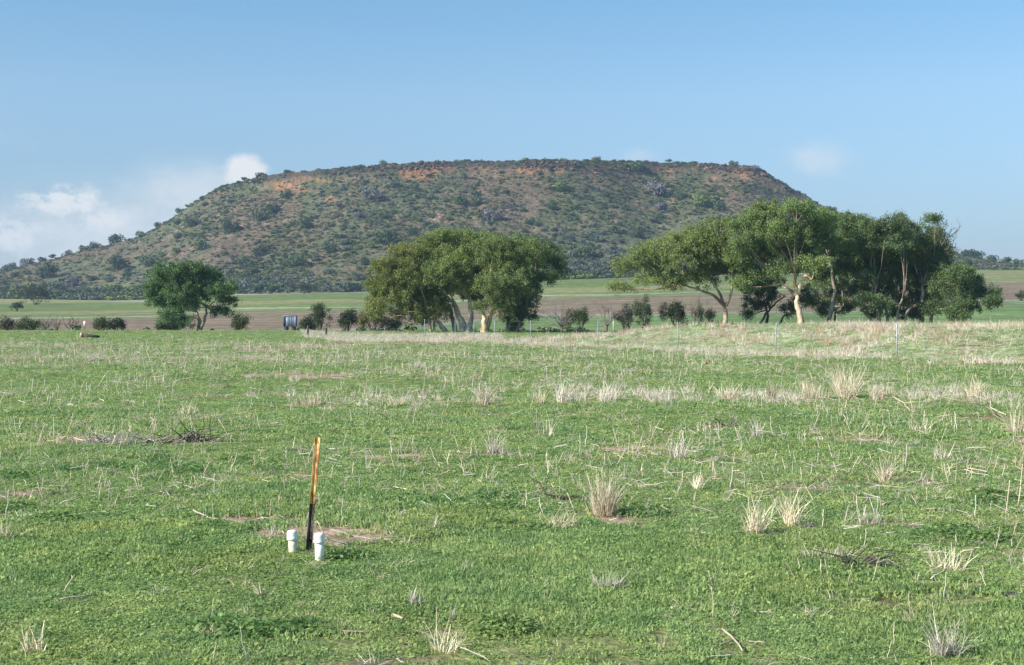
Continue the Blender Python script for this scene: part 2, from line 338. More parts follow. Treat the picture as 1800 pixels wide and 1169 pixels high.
# ------------------------------------------------------------------ the ground, in three sheets sharing their borders
ucol = np.unique(np.concatenate([np.linspace(-1.6, -.5, 40), np.linspace(-.5, .5, 520), np.linspace(.5, 1.6, 40)]))
def sheet(name, rowsY, colf, m):
    """rowsY(u) -> list of distances for every column"""
    X = []; Yv = []
    U = ucol[None, :]; Yr = rowsY(ucol); 
    Yb = Yr
    # columns fan out from a point 12 m behind the camera near by and from the camera itself far away
    k = 12*(1-sst(60, 140, Yb)); Xv = U*(Yb+k)
    Z = height(Xv, Yb); nr, nc = Yb.shape
    V = np.stack([Xv, Yb, Z], -1).reshape(-1, 3); C = colf(Xv, Yb).reshape(-1, 3)
    i = np.arange(nr-1)[:, None]*nc+np.arange(nc-1)[None, :]; q = np.stack([i, i+1, i+1+nc, i+nc], -1).reshape(-1, 4)
    o = MB().add(V, q, None, C).build(name, m, smooth=True); tag(o, kind='structure'); return o
px_u = 900+FPX*ucol
def rows_near(u): r = np.concatenate([np.linspace(-10, 5, 8), np.geomspace(5.4, 150, 260)]); return np.repeat(r[:, None], len(u), 1)
def rows_field(u): s = np.linspace(0, 1, 90)[:, None]**.9; F = footF(np.clip(px_u, -900, 2700))[None, :]; return 150+(F-150)*s
def rows_hill(u):
    p = np.clip(px_u, -900, 2700); F = footF(p)[None, :]; D = rimD(p)[None, :]; s = np.linspace(0, 1, 150)[:, None]
    a = F+(D-F)*s; b = D+np.geomspace(1, 5000, 26)[:, None]; return np.concatenate([a, b])
sheet('paddock', rows_near, near_col, M['near'])
sheet('valley_fields', rows_field, field_col, M['field'])
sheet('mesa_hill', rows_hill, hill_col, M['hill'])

# ------------------------------------------------------------------ scattering of uncountable growth ("stuff")
def protos(name, meshes):
    c = bpy.data.collections.new(name)
    for i, me in enumerate(meshes): c.objects.link(bpy.data.objects.new('%s_%02d' % (name, i), me))
    return c
def scatter(name, coll, P, rot, scl, idx, cat, label, matdummy=None):
    me = bpy.data.meshes.new(name); me.vertices.add(len(P)); me.vertices.foreach_set('co', np.asarray(P, np.float32).ravel())
    for nm, ty, da, key in (('rot', 'FLOAT_VECTOR', rot, 'vector'), ('scl', 'FLOAT_VECTOR', scl, 'vector'), ('idx', 'INT', idx, 'value')):
        a = me.attributes.new(nm, ty, 'POINT'); a.data.foreach_set(key, np.asarray(da, np.int32 if ty == 'INT' else np.float32).ravel())
    o = bpy.data.objects.new(name, me); COL.objects.link(o)
    ng = bpy.data.node_groups.new(name, 'GeometryNodeTree'); N = ng.nodes; L = ng.links
    ng.interface.new_socket('Geometry', in_out='INPUT', socket_type='NodeSocketGeometry'); ng.interface.new_socket('Geometry', in_out='OUTPUT', socket_type='NodeSocketGeometry')
    gi = N.new('NodeGroupInput'); go = N.new('NodeGroupOutput'); ip = N.new('GeometryNodeInstanceOnPoints'); ci = N.new('GeometryNodeCollectionInfo')
    ci.inputs['Collection'].default_value = coll; ci.inputs['Separate Children'].default_value = True; ci.inputs['Reset Children'].default_value = True
    def na(nm, ty): n = N.new('GeometryNodeInputNamedAttribute'); n.data_type = ty; n.inputs['Name'].default_value = nm; return n.outputs[0]
    e = N.new('FunctionNodeEulerToRotation'); L.new(na('rot', 'FLOAT_VECTOR'), e.inputs[0])
    L.new(gi.outputs[0], ip.inputs['Points']); L.new(ci.outputs[0], ip.inputs['Instance']); ip.inputs['Pick Instance'].default_value = True
    L.new(na('idx', 'INT'), ip.inputs['Instance Index']); L.new(e.outputs[0], ip.inputs['Rotation']); L.new(na('scl', 'FLOAT_VECTOR'), ip.inputs['Scale'])
    L.new(ip.outputs[0], go.inputs[0]); mo = o.modifiers.new('grow', 'NODES'); mo.node_group = ng
    tag(o, label, cat, kind='stuff'); return o
def s3(s): return np.repeat(np.asarray(s)[:, None], 3, 1)
def frustum_pts(rs, y0, y1, dens, half=.43):
    """uniform points on the ground between two distances, a little wider than the view"""
    p = 2.6; n = int((half*(y1*y1-y0*y0)+2*p*(y1-y0))*dens); yy = np.linspace(y0, y1, 200); cdf = half*(yy**2-y0*y0)+2*p*(yy-y0)
    y = np.interp(rs.rand(n)*cdf[-1], cdf, yy); x = rs.uniform(-1, 1, n)*(half*y+p); return x, y
def leaf_quads(mb, C, D, W, L, Wd, col):
    """diamond leaves: centre C, long axis D, side axis W"""
    n = len(C); V = np.stack([C-D*L[:, None]/2, C+W*Wd[:, None]/2, C+D*L[:, None]/2, C-W*Wd[:, None]/2], 1).reshape(-1, 3)
    q = np.arange(4*n).reshape(-1, 4); mb.add(V, q, None, np.repeat(col, 4, 0))
def unit(v): return v/(np.linalg.norm(v, axis=-1, keepdims=True)+1e-9)

# --- low herbs and grass of the paddock
def herb(seed, blade=.35, n=70, r=.085, hmax=.045):
    rs = RS(seed); mb = MB(); k = int(n*(1-blade))
    a = rs.uniform(0, 2*pi, k); d = r*np.sqrt(rs.rand(k)); h = rs.uniform(.006, hmax, k)*(1-.5*(d/r)**2)
    C = np.stack([d*np.cos(a), d*np.sin(a), h], 1); D = unit(np.stack([rs.normal(0, 1, k), rs.normal(0, 1, k), rs.normal(0, .7, k)], 1)); W = unit(np.cross(D, unit(rs.normal(0, .9, (k, 3))+np.array([0, 0, 1.]))))
    base = np.array([.315, .48, .18]); c = base*rs.uniform(.7, 1.35, (k, 1))*np.array([1, 1, 1])
    leaf_quads(mb, C, D, W, rs.uniform(.013, .03, k), rs.uniform(.009, .019, k), c)
    k = n-k; a = rs.uniform(0, 2*pi, k); d = r*np.sqrt(rs.rand(k)); L = rs.uniform(.02, .055, k)
    B = np.stack([d*np.cos(a), d*np.sin(a), 0*a], 1); up = unit(np.stack([rs.normal(0, .45, k), rs.normal(0, .45, k), 1+0*a], 1)); side = unit(np.cross(up, unit(rs.normal(0, 1, (k, 3)))))
    w = rs.uniform(.004, .008, k)[:, None]; T = B+up*L[:, None]; mid = B+up*(L*.55)[:, None]
    V = np.stack([B-side*w/2, B+side*w/2, mid+side*w/2, mid-side*w/2, T], 1).reshape(-1, 3); i = np.arange(k)*5
    c = np.array([.36, .51, .23])*rs.uniform(.7, 1.35, (k, 1)); mb.add(V, np.stack([i, i+1, i+2, i+3], 1), np.stack([i+3, i+2, i+4], 1), np.repeat(c, 5, 0))
    return mb.mesh('herb', M['herb'])
HERB = protos('herb', [herb(i, blade=b) for i, b in enumerate((.25, .4, .6, .85, .3, .9))])
def grass_field():
    rs = RS(3); PX = []; 
    for y0, y1, dn, s0, s1 in ((5.2, 11, 330, .9, 1.3), (11, 18, 210, 1.1, 1.6), (18, 34, 75, 1.7, 2.4), (34, 62, 22, 2.6, 3.8), (62, 125, 5.5, 4.0, 6.5)):
        x, y = frustum_pts(rs, y0, y1, dn); b = bare(x, y); tk = track(x, y)
        thin = fbm(x*.9+3, y*.7, 3); d, s = fence_sd(x, y)
        keep = (rs.rand(len(x)) > b*.95) & (rs.rand(len(x)) > sst(.54, .7, thin)*.8) & (rs.rand(len(x)) > tk) & ~((d > 0) & (s < 34) & (rs.rand(len(x)) < .75))
        x, y = x[keep], y[keep]; sc = rs.uniform(s0, s1, len(x)); lush = sst(.5, .68, fbm(x*.55+20, y*.4, 3)); zs = np.minimum(sc, 1.5)*(.5+.6*lush); pr = np.min([np.hypot(x-q[0], y-q[1]) for q in (hit(515, 971), hit(562, 990), hit(543, 970))], 0); zs = zs*np.where(pr < .35, .45, np.where(pr < .9, .65, 1))
        PX.append(np.stack([x, y, height(x, y)-.004, sc, zs], 1))
    A = np.concatenate(PX); n = len(A)
    near = fbm(A[:, 0]*.5, A[:, 1]*.4+7, 2); idx = np.where(near+rs.normal(0, .12, n) < .5, rs.choice([0, 1, 4], n), rs.choice([1, 2, 3, 5], n))
    scatter('green_grass', HERB, A[:, :3], np.stack([rs.normal(0, .08, n), rs.normal(0, .08, n), rs.uniform(0, 6.28, n)], 1), np.stack([A[:, 3], A[:, 3], A[:, 4]], 1), idx, 'grass',
            'short green clover and grass covering the whole foreground paddock')
grass_field()

# --- dry stalks
STRAW = np.array([.74, .68, .54]); GREY = np.array([.66, .65, .60])
def blades(mb, rs, B, D, L, w, col, curl=.25, seg=3):
    """thin curved ribbons from B along D, folded so they have body from every side"""
    n = len(B); side = unit(np.cross(D, unit(rs.normal(0, 1, (n, 3))))); bend = side_b = unit(np.cross(D, side))*rs.normal(0, curl, (n, 1))+np.stack([rs.normal(0, curl*.4, n), rs.normal(0, curl*.4, n), -abs(rs.normal(0, curl*.6, n))], 1)
    t = np.linspace(0, 1, seg+1); rows = []
    for k, tt in enumerate(t):
        c = B+D*(L*tt)[:, None]+bend*(L*tt*tt)[:, None]; ww = (w*(1-.75*tt))[:, None]
        nrm = unit(np.cross(D, side)); rows += [c-side*ww/2, c+nrm*ww*.35, c+side*ww/2]
    V = np.stack(rows, 1).reshape(-1, 3); m = 3*(seg+1); base = (np.arange(n)*m)[:, None]; q = []
    for k in range(seg):
        a = 3*k; q.append(np.stack([base[:, 0]+a, base[:, 0]+a+1, base[:, 0]+a+4, base[:, 0]+a+3], 1)); q.append(np.stack([base[:, 0]+a+1, base[:, 0]+a+2, base[:, 0]+a+5, base[:, 0]+a+4], 1))
    mb.add(V, np.concatenate(q), None, np.repeat(col, m, 0))
def tuft_mesh(seed, n, h, spread, width, w=.004, tint=STRAW, curl=.22, low=0.):
    rs = RS(seed); mb = MB(); a = rs.uniform(0, 2*pi, n); r = width/2*np.sqrt(rs.rand(n))*.8
    B = np.stack([r*np.cos(a), r*np.sin(a)*.7, -.01+0*a], 1)
    lean = rs.normal(0, spread*.5, 2)*.4
    D = unit(np.stack([np.cos(a)*r/(width/2)*spread+rs.normal(0, spread*.45, n)+lean[0], np.sin(a)*r/(width/2)*spread+rs.normal(0, spread*.45, n), 1-low*rs.rand(n)], 1))
    L = h*rs.beta(2.5, 1.6, n)*1.1; col = tint*rs.uniform(.6, 1.25, (n, 1))*(1+rs.normal(0, .04, (n, 3)))
    blades(mb, rs, B, D, L, rs.uniform(.6, 1.5, n)*w, col, curl)
    k = n//3; a = rs.uniform(0, 2*pi, k); r = width*.7*rs.rand(k)        # short brown butt of broken leaves
    blades(mb, rs, np.stack([r*np.cos(a), r*np.sin(a)*.6, .005+0*a], 1), unit(np.stack([rs.normal(0, 1, k), rs.normal(0, 1, k), rs.uniform(.1, .9, k)], 1)), rs.uniform(.05, .4, k)*h, np.full(k, w), tint*np.array([.75, .66, .55])*rs.uniform(.5, 1.1, (k, 1)), .3, 2)
    return mb
def stalk_mesh(seed, lying=False, thick=1.):
    rs = RS(seed); mb = MB(); L = rs.uniform(.12, .26); n = 5
    d = unit(np.array([rs.normal(0, .3), rs.normal(0, .3), 1. if not lying else .12])) if not lying else unit(np.array([1, rs.normal(0, .3), rs.uniform(.02, .18)]))
    P = np.array([d*L*t+np.array([rs.normal(0, .003), rs.normal(0, .003), .004+(.01 if lying else 0)])*(t > 0) for t in np.linspace(0, 1, n)])
    c = (STRAW if rs.rand() < .6 else GREY)*rs.uniform(.8, 1.25)
    tube(mb, P, np.linspace(.0042, .0022, n)*thick, 4, True, c)
    for k in range(rs.randint(0, 3)):
        b = P[rs.randint(1, n-1)]; e = b+unit(d+rs.normal(0, .4, 3))*rs.uniform(.03, .07); e[2] = max(e[2], .004)
        tube(mb, [b, (b+e)/2+[0, 0, .01], e], [.003*thick, .0025*thick, .001], 3, False, c*.95)
    return mb.mesh('stalk', M['straw'])
STALK = protos('stalk', [stalk_mesh(40+i) for i in range(6)]+[stalk_mesh(60+i, True, 1.3) for i in range(5)]+
               [tuft_mesh(80+i, 9, .17, .35, .06, .0045, GREY if i % 2 else STRAW).mesh('small_tuft', M['straw']) for i in range(5)]+
               [tuft_mesh(90+i, 26, .13, 1.1, .22, .004, (GREY*.9 if i % 2 else STRAW*.85), .4, .93).mesh('dead_mat', M['straw']) for i in range(5)])
def dry_litter():
    rs = RS(11); A = []
    for y0, y1, dn, k in ((5.8, 10, 30.0, .7), (10, 16, 34.0, .8), (16, 26, 24.0, .95), (26, 45, 16., 1.2), (45, 75, 8., 1.6), (75, 120, .7, 2.2)):
        x, y = frustum_pts(rs, y0, y1, dn); px, py = pix(x, y, 0)
        m = .12+sst(.42, .68, fbm(x*.35+31, y*.22, 3))*1.0
        m = m*np.interp(py, [575, 600, 620, 640, 680, 700, 740, 830, 950, 1169], [.3, .5, 1., .95, .8, 1., .95, .8, .65, .75]); m += bare(x, y)*.5
        keep = rs.rand(len(x)) < m; x, y = x[keep], y[keep]; q = rs.rand(len(x)); mid = (y > 14)
        idx = np.where(q < np.where(mid, .30, .2), rs.randint(0, 6, len(x)), np.where(q < .68, rs.randint(6, 11, len(x)), rs.randint(11, 16, len(x))))
        s = rs.uniform(.55, 1.25, len(x))*k; s = np.where(idx >= 11, s*.8, s)
        A.append(np.stack([x, y, height(x, y)+.012, s, idx], 1))
        x, y = frustum_pts(rs, y0, y1, min(dn*.8, 7)); cl = fbm(x*.8+71, y*.5, 3); keep = rs.rand(len(x)) < .05+sst(.5, .68, cl)*.9+bare(x, y)*.5; x, y = x[keep], y[keep]
        A.append(np.stack([x, y, height(x, y)+.02, rs.uniform(.45, 1.15, len(x))*k, rs.randint(16, 21, len(x))], 1))
    A = np.concatenate(A); n = len(A)
    scatter('dry_stalks', STALK, A[:, :3], np.stack([rs.normal(0, .1, n), rs.normal(0, .1, n), rs.uniform(0, 6.28, n)], 1), s3(A[:, 3]), A[:, 4].astype(int), 'dry grass', 'thin pale stalks and straw scattered loosely through the green paddock')
dry_litter()
def far_dry():
    """dry grass that grows in belts: the belt 28 m off, the pale strip by the gate, the bank behind the fence"""
    pr = protos('bent_grass', [tuft_mesh(120+i, 34, .32, .45, .28, .008, c, .35).mesh('bent_grass', M['straw']) for i, c in enumerate(
        (np.array([.74, .66, .54]), np.array([.80, .77, .68]), np.array([.37, .46, .25]), np.array([.48, .54, .36]), np.array([.62, .48, .38])))])
    rs = RS(15); A = []
    def add(x, y, s, idx): A.append(np.stack([x, y, height(x, y), s, idx], 1))
    # bank
    n = 5200; s = rs.uniform(-6, 40, n); d = rs.uniform(-1.5, 26, n); x = F0[0]+FU[0]*s+FN[0]*d; y = F0[1]+FU[1]*s+FN[1]*d
    px, py = pix(x, np.maximum(y, 10), height(x, y)); k = (abs(x/y) < .43) & (y > 30) & (y < 112); x, y, d = x[k], y[k], d[k]; c = fbm(x*.45+2, y*.2, 3)+rs.normal(0, .05, len(x)); c = c+.12*np.exp(-(d/1.3)**2)+.06*np.exp(-((d-7)/2.5)**2)
    idx = np.where(c > .635, rs.choice([0, 1, 4], len(x)), rs.choice([2, 3, 3], len(x))); add(x, y, rs.uniform(.5, 1.1, len(x))*np.where(c > .62, 1.5, .75), idx)
    # belt along the foot of the fence
    n = 900; s = rs.uniform(-6, 38, n); d = rs.normal(-.6, 1.0, n); x = F0[0]+FU[0]*s+FN[0]*d; y = F0[1]+FU[1]*s+FN[1]*d; add(x, y, rs.uniform(.4, .9, n), rs.choice([0, 1, 1], n))
    # pale strip by the gate
    n = 2600; px = rs.uniform(530, 880, n); py = np.interp(px, [530, 640, 880], [583, 590, 590])+rs.uniform(0, 1, n)*np.interp(px, [530, 600, 880], [10, 14, 9]); y = FPX*CAMH/(py-HOR); x = (px-900)/FPX*y
    add(x, y, rs.uniform(.6, 1.25, n), rs.choice([1, 1, 0, 3], n))
    n = 700; px = rs.uniform(380, 545, n); py = np.interp(px, [380, 480, 545], [577, 577, 580])+rs.uniform(0, 3, n); y = FPX*CAMH/(py-HOR); x = (px-900)/FPX*y; add(x, y, rs.uniform(.6, 1.1, n), rs.choice([1, 1, 0], n))
    # thin belts in the left part of the paddock
    n = 1300; px = rs.uniform(-60, 560, n); py = np.where(rs.rand(n) < .6, 604, 628)+rs.normal(0, 3, n)+.01*px; y = FPX*CAMH/(py-HOR); x = (px-900)/FPX*y; k = fbm(x*.3, y*.3, 2) > .45; add(x[k], y[k], rs.uniform(.3, .75, k.sum()), rs.choice([0, 1, 4], k.sum()))
    # belt 28 m away, right half
    n = 1500; px = rs.uniform(500, 1850, n); py = 697+7*np.sin(px/90.)+rs.normal(0, 9, n); y = FPX*CAMH/(py-HOR); x = (px-900)/FPX*y
    w = (.07+.9*sst(.42, .66, fbm(x*1.3+13, y*.3, 3)))*np.interp(px, [500, 840, 900, 1850], [.3, .5, .8, .75]); k = rs.rand(n) < w; add(x[k], y[k], rs.gamma(4, .1, n)[k]+.12, rs.choice([0, 1, 1], n)[k])
    A = np.concatenate(A); n = len(A)
    scatter('dry_grass_belts', pr, A[:, :3], np.stack([0*A[:, 0], 0*A[:, 0], rs.uniform(0, 6.28, n)], 1), s3(A[:, 3]), A[:, 4].astype(int), 'dry grass', 'pale dry grass growing in belts on the bank and beside the gate')
far_dry()

# ------------------------------------------------------------------ scrub on the mesa
def bush_mesh(seed, kind='green', n=130, flat=.62, leaf=.2):
    """a bush about 2 m across: a rounded uneven dome of small leaf faces on short stems"""
    rs = RS(seed); mb = MB(); nl = 9 if n > 200 else 5
    lobes = [(0, 0, .45*flat, .62)]+[(.55*math.cos(a)*rs.uniform(.6, 1.1), .55*math.sin(a)*rs.uniform(.6, 1.1), rs.uniform(.25, .95)*flat, rs.uniform(.28, .46)) for a in rs.uniform(0, 6.28, nl-1)]
    cols = {'green': (.082, .115, .05), 'grey': (.105, .128, .098), 'olive': (.125, .165, .05), 'dark': (.045, .068, .034), 'purple': (.14, .135, .145)}[kind]; wt = np.array([l[3]**2 for l in lobes]); wt = wt/wt.sum()
    for (lx, ly, lz, lr), w in zip(lobes, wt):
        k = max(int(n*w), 6); d = unit(rs.normal(0, 1, (k, 3))); rr = lr*rs.uniform(.75, 1.05, (k, 1)); C = np.array([lx, ly, lz])+d*rr*np.array([1, 1, .85]); C[:, 2] = np.where(C[:, 2] < .04, rs.uniform(.02, .3, k), C[:, 2])
        D = unit(np.cross(d, unit(rs.normal(0, 1, (k, 3))))+rs.normal(0, .35, (k, 3))); W = unit(np.cross(D, d+rs.normal(0, .35, (k, 3)))); col = np.array(cols)*rs.uniform(.8, 1.2)*rs.uniform(.75, 1.25, (k, 1))
        leaf_quads(mb, C, D, W, rs.uniform(.7, 1.5, k)*leaf, rs.uniform(.6, 1.1, k)*leaf, col)
        tube(mb, [(0, 0, -.1), (lx*.5, ly*.5, lz*.5), (lx, ly, lz)], [.05, .035, .015], 3, False, (.12, .10, .08))
    return mb
SCRUB = protos('scrub', [bush_mesh(200+i, k, 60, .75, .40).mesh('scrub', M['scrub']) for i, k in enumerate(('green', 'grey', 'green', 'olive', 'grey', 'dark'))])
ROCKM = []
def rock_mesh(seed, name='rock', m='rock', col=(.30, .17, .10), rough=.28):
    import bmesh
    rs = RS(seed); bm = bmesh.new(); bmesh.ops.create_icosphere(bm, subdivisions=2, radius=.5)
    dirs = unit(rs.normal(0, 1, (9, 3))); cut = rs.uniform(.28, .46, 9)
    for v in bm.verts:
        p = np.array(v.co)
        for d, c in zip(dirs, cut):
            k = p@d
            if k > c: p = p-d*(k-c)
        p = p*(1+rs.normal(0, rough*.12)); v.co = p*np.array([1.2, .9, .75])
    me = bpy.data.meshes.new(name); bm.to_mesh(me); bm.free(); a = me.color_attributes.new('Col', 'FLOAT_COLOR', 'POINT')
    a.data.foreach_set('color', np.tile(np.array(list(col)+[1.]), len(me.vertices)).astype(np.float32)); me.materials.append(M[m]); return me
ROCKS = protos('outcrop', [rock_mesh(300+i, col=c) for i, c in enumerate(((.24, .13, .075), (.17, .12, .09), (.30, .17, .09), (.27, .21, .165), (.075, .06, .05)))])
def hill_scrub():
    rs = RS(21); n = 70000; px = rs.uniform(-120, 1920, n); t = rs.uniform(-.01, 1.03, n)
    F = footF(px); D = rimD(px); y = F+(D-F)*t; x = (px-900)/FPX*y; z = height(x, y); _, py = pix(x, y, z)
    dn = fbm(x*.03+11, y*.02, 4); cov = np.interp(t, [0, .1, .3, .6, .85, .95, 1.03], [.9, .9, .62, .5, .6, .75, .6])*(.35+1.3*sst(.35, .62, dn))
    cov = cov*np.interp(px, [0, 300, 600, 1100, 1400], [1.15, .95, .8, .85, 1.1])
    for a, b, c, d, k in ORG+PINK+GRN: cov = cov*(1-.8*k*np.exp(-((px-a)/c)**2-((py-b)/d)**2))
    keep = rs.rand(n) < cov*.82; x, y, z, t, px, dn = (q[keep] for q in (x, y, z, t, px, dn)); n = len(x)
    s = rs.gamma(2.2, .22, n)+.22; s = s*np.interp(t, [0, .12, .3, 1], [1.6, 1.35, 1.0, .9]); s = np.clip(s, .25, 2.6)
    c = fbm(x*.05, y*.04, 3)+rs.normal(0, .12, n); idx = np.where(c < .42, rs.choice([1, 4], n), np.where(c < .6, rs.choice([0, 2], n), rs.choice([3, 5, 0], n)))
    scatter('hill_scrub', SCRUB, np.stack([x, y, z-.1], 1), np.stack([0*x, 0*x, rs.uniform(0, 6.28, n)], 1), np.stack([s*1.15, s*1.15, s*rs.uniform(.7, 1.0, n)], 1), idx, 'scrub', 'low grey green scrub covering the slopes of the flat-topped hill')
    # outcropping rock along the rim and in the bare patches
    A = []
    for a, b, c, d, k in ORG+PINK:
        m = int(5+c*d*.06*k)
        for _ in range(m):
            p = hit(rs.normal(a, c*.6), max(rs.normal(b, d*.6), 286)); A.append((*p, rs.gamma(2, .22)+.2, rs.choice([0, 1, 2]) if (a, b, c, d, k) in ORG else 3))
    m = 1700; px = rs.uniform(440, 1350, m); F = footF(px); D = rimD(px); y = F+(D-F)*rs.normal(.935, .018, m); x = (px-900)/FPX*y; z = height(x, y)
    kp = fbm(x*.05, y*0, 2) > .42
    A = np.concatenate([np.array(A), np.stack([x, y, z, rs.gamma(2.5, .35, m)+.3, rs.choice([1, 4, 4, 4], m)], 1)[kp]]); n = len(A)
    scatter('rim_rocks', ROCKS, A[:, :3], rs.uniform(-.4, 6.2, (n, 3))*np.array([.12, .12, 1]), np.stack([A[:, 3]*1.7, A[:, 3]*1.2, A[:, 3]], 1), A[:, 4].astype(int), 'rocks', 'rusty orange rocks breaking out along the rim of the flat-topped hill')
hill_scrub()

# ------------------------------------------------------------------ shrubs one can count on the hill and at its foot
def thing_mesh(name, me, loc, sc, rz, label, cat, group=None):
    o = bpy.data.objects.new(name, me); COL.objects.link(o); o.location = loc; o.scale = sc; o.rotation_euler = (0, 0, rz); return tag(o, label, cat, group)
BM = {k: [bush_mesh(400+10*j+i, k, 520, .95, .15).mesh('shrub', M['shrub']) for i in range(3)] for j, k in enumerate(('green', 'grey', 'olive', 'dark', 'purple'))}
def hill_shrub(px, py, w, kind, label, rs, hh=.72, group='large shrubs standing out on the hill', name='shrub'):
    p = hit(px, py); k = w/FPX*p[1]/2*1.1
    return thing_mesh(name, BM[kind][rs.randint(3)], (p[0], p[1]+k*.3, p[2]-.3), (k, k, k*hh/.72), rs.uniform(0, 6.28), label, 'shrub', group)
rs = RS(31)
for px, py, w, kind, label in [
    (985, 337, 38, 'olive', 'large round olive shrub high on the middle of the slope, just below the rim'),
    (808, 360, 34, 'green', 'left one of two touching dark green shrubs on the upper slope left of centre'),
    (835, 363, 30, 'green', 'right one of two touching dark green shrubs on the upper slope left of centre'),
    (655, 355, 44, 'purple', 'greyish purple shrub on the upper slope above and left of the central gum clump'),
    (728, 336, 24, 'green', 'compact green shrub below the orange rock band of the rim'),
    (690, 330, 28, 'grey', 'small grey shrub left of the orange rock band'),
    (868, 390, 42, 'purple', 'purple grey shrub right above the top of the central gum clump'),
    (676, 432, 50, 'green', 'wide dark green shrub just left of the top of the central gum clump'),
    (724, 414, 26, 'dark', 'small dark shrub just above the left shoulder of the central gum clump'),
    (673, 386, 24, 'green', 'small green shrub midway up the slope over the central gum clump'),
    (580, 446, 34, 'green', 'green shrub on the lower left slope above the striped field'),
    (535, 402, 34, 'green', 'round green shrub in the brown part of the left slope'),
    (458, 390, 34, 'green', 'green shrub near the bare patches of the left slope'),
    (408, 410, 44, 'dark', 'spreading dark shrub on the left slope below the ridge'),
    (335, 400, 34, 'green', 'green shrub on the left flank close under the skyline'),
    (480, 378, 34, 'dark', 'dark shrub left of the bare orange scar'),
    (1155, 344, 50, 'purple', 'wide mauve grey shrub on the upper right slope'),
    (1170, 330, 24, 'olive', 'small olive shrub behind the wide mauve one on the upper right slope'),
    (1195, 350, 30, 'green', 'green shrub between the mauve shrub and the tall one on the upper right slope'),
    (1238, 366, 52, 'olive', 'tallest olive green shrub on the upper right slope'),
    (1265, 372, 34, 'green', 'green shrub leaning on the right of the tallest shrub of the slope'),
    (1162, 370, 30, 'purple', 'small mauve shrub below the wide mauve one on the right slope'),
    (1118, 304, 34, 'green', 'green shrub hugging the rim right of centre'),
    (1270, 395, 30, 'green', 'low green shrub just above the right gum grove'),
    (970, 368, 26, 'dark', 'low dark shrub on the middle slope below the round olive shrub'),
    (1080, 410, 30, 'green', 'low green shrub on the middle of the right slope'),
    (1120, 418, 28, 'dark', 'dark low shrub on the lower right slope over the grove'),
    (1030, 455, 40, 'green', 'green shrub in the gap between the two gum groves'),
    (1010, 452, 30, 'grey', 'grey shrub in the gap between the two gum groves'),
    (930, 395, 24, 'green', 'small green shrub above the right side of the central clump'),
    (260, 470, 40, 'green', 'green shrub at the edge of the pale grassy patch on the left slope'),
    (210, 475, 44, 'dark', 'dark shrub left of the pale grassy patch on the left slope'),
    (80, 490, 46, 'dark', 'round dark shrub low on the far left slope'),
    (100, 515, 40, 'grey', 'grey shrub at the hill foot on the far left'),
    (125, 505, 34, 'purple', 'purplish shrub above the hill foot on the far left'),
    (500, 348, 26, 'green', 'green shrub on the left shoulder beneath the skyline'),
    (550, 385, 24, 'grey', 'grey shrub below the bare orange scar'),
    (735, 390, 24, 'olive', 'olive shrub beside the pale bare gully'),
    (350, 440, 34, 'green', 'green shrub midway up the left slope above the lone gum'),
    (455, 452, 36, 'dark', 'dark shrub on the lower left slope right above the lone gum'),
    (520, 470, 40, 'green', 'broad green shrub low on the slope between lone gum and central clump'),
]: hill_shrub(px, py, w, kind, label, rs)
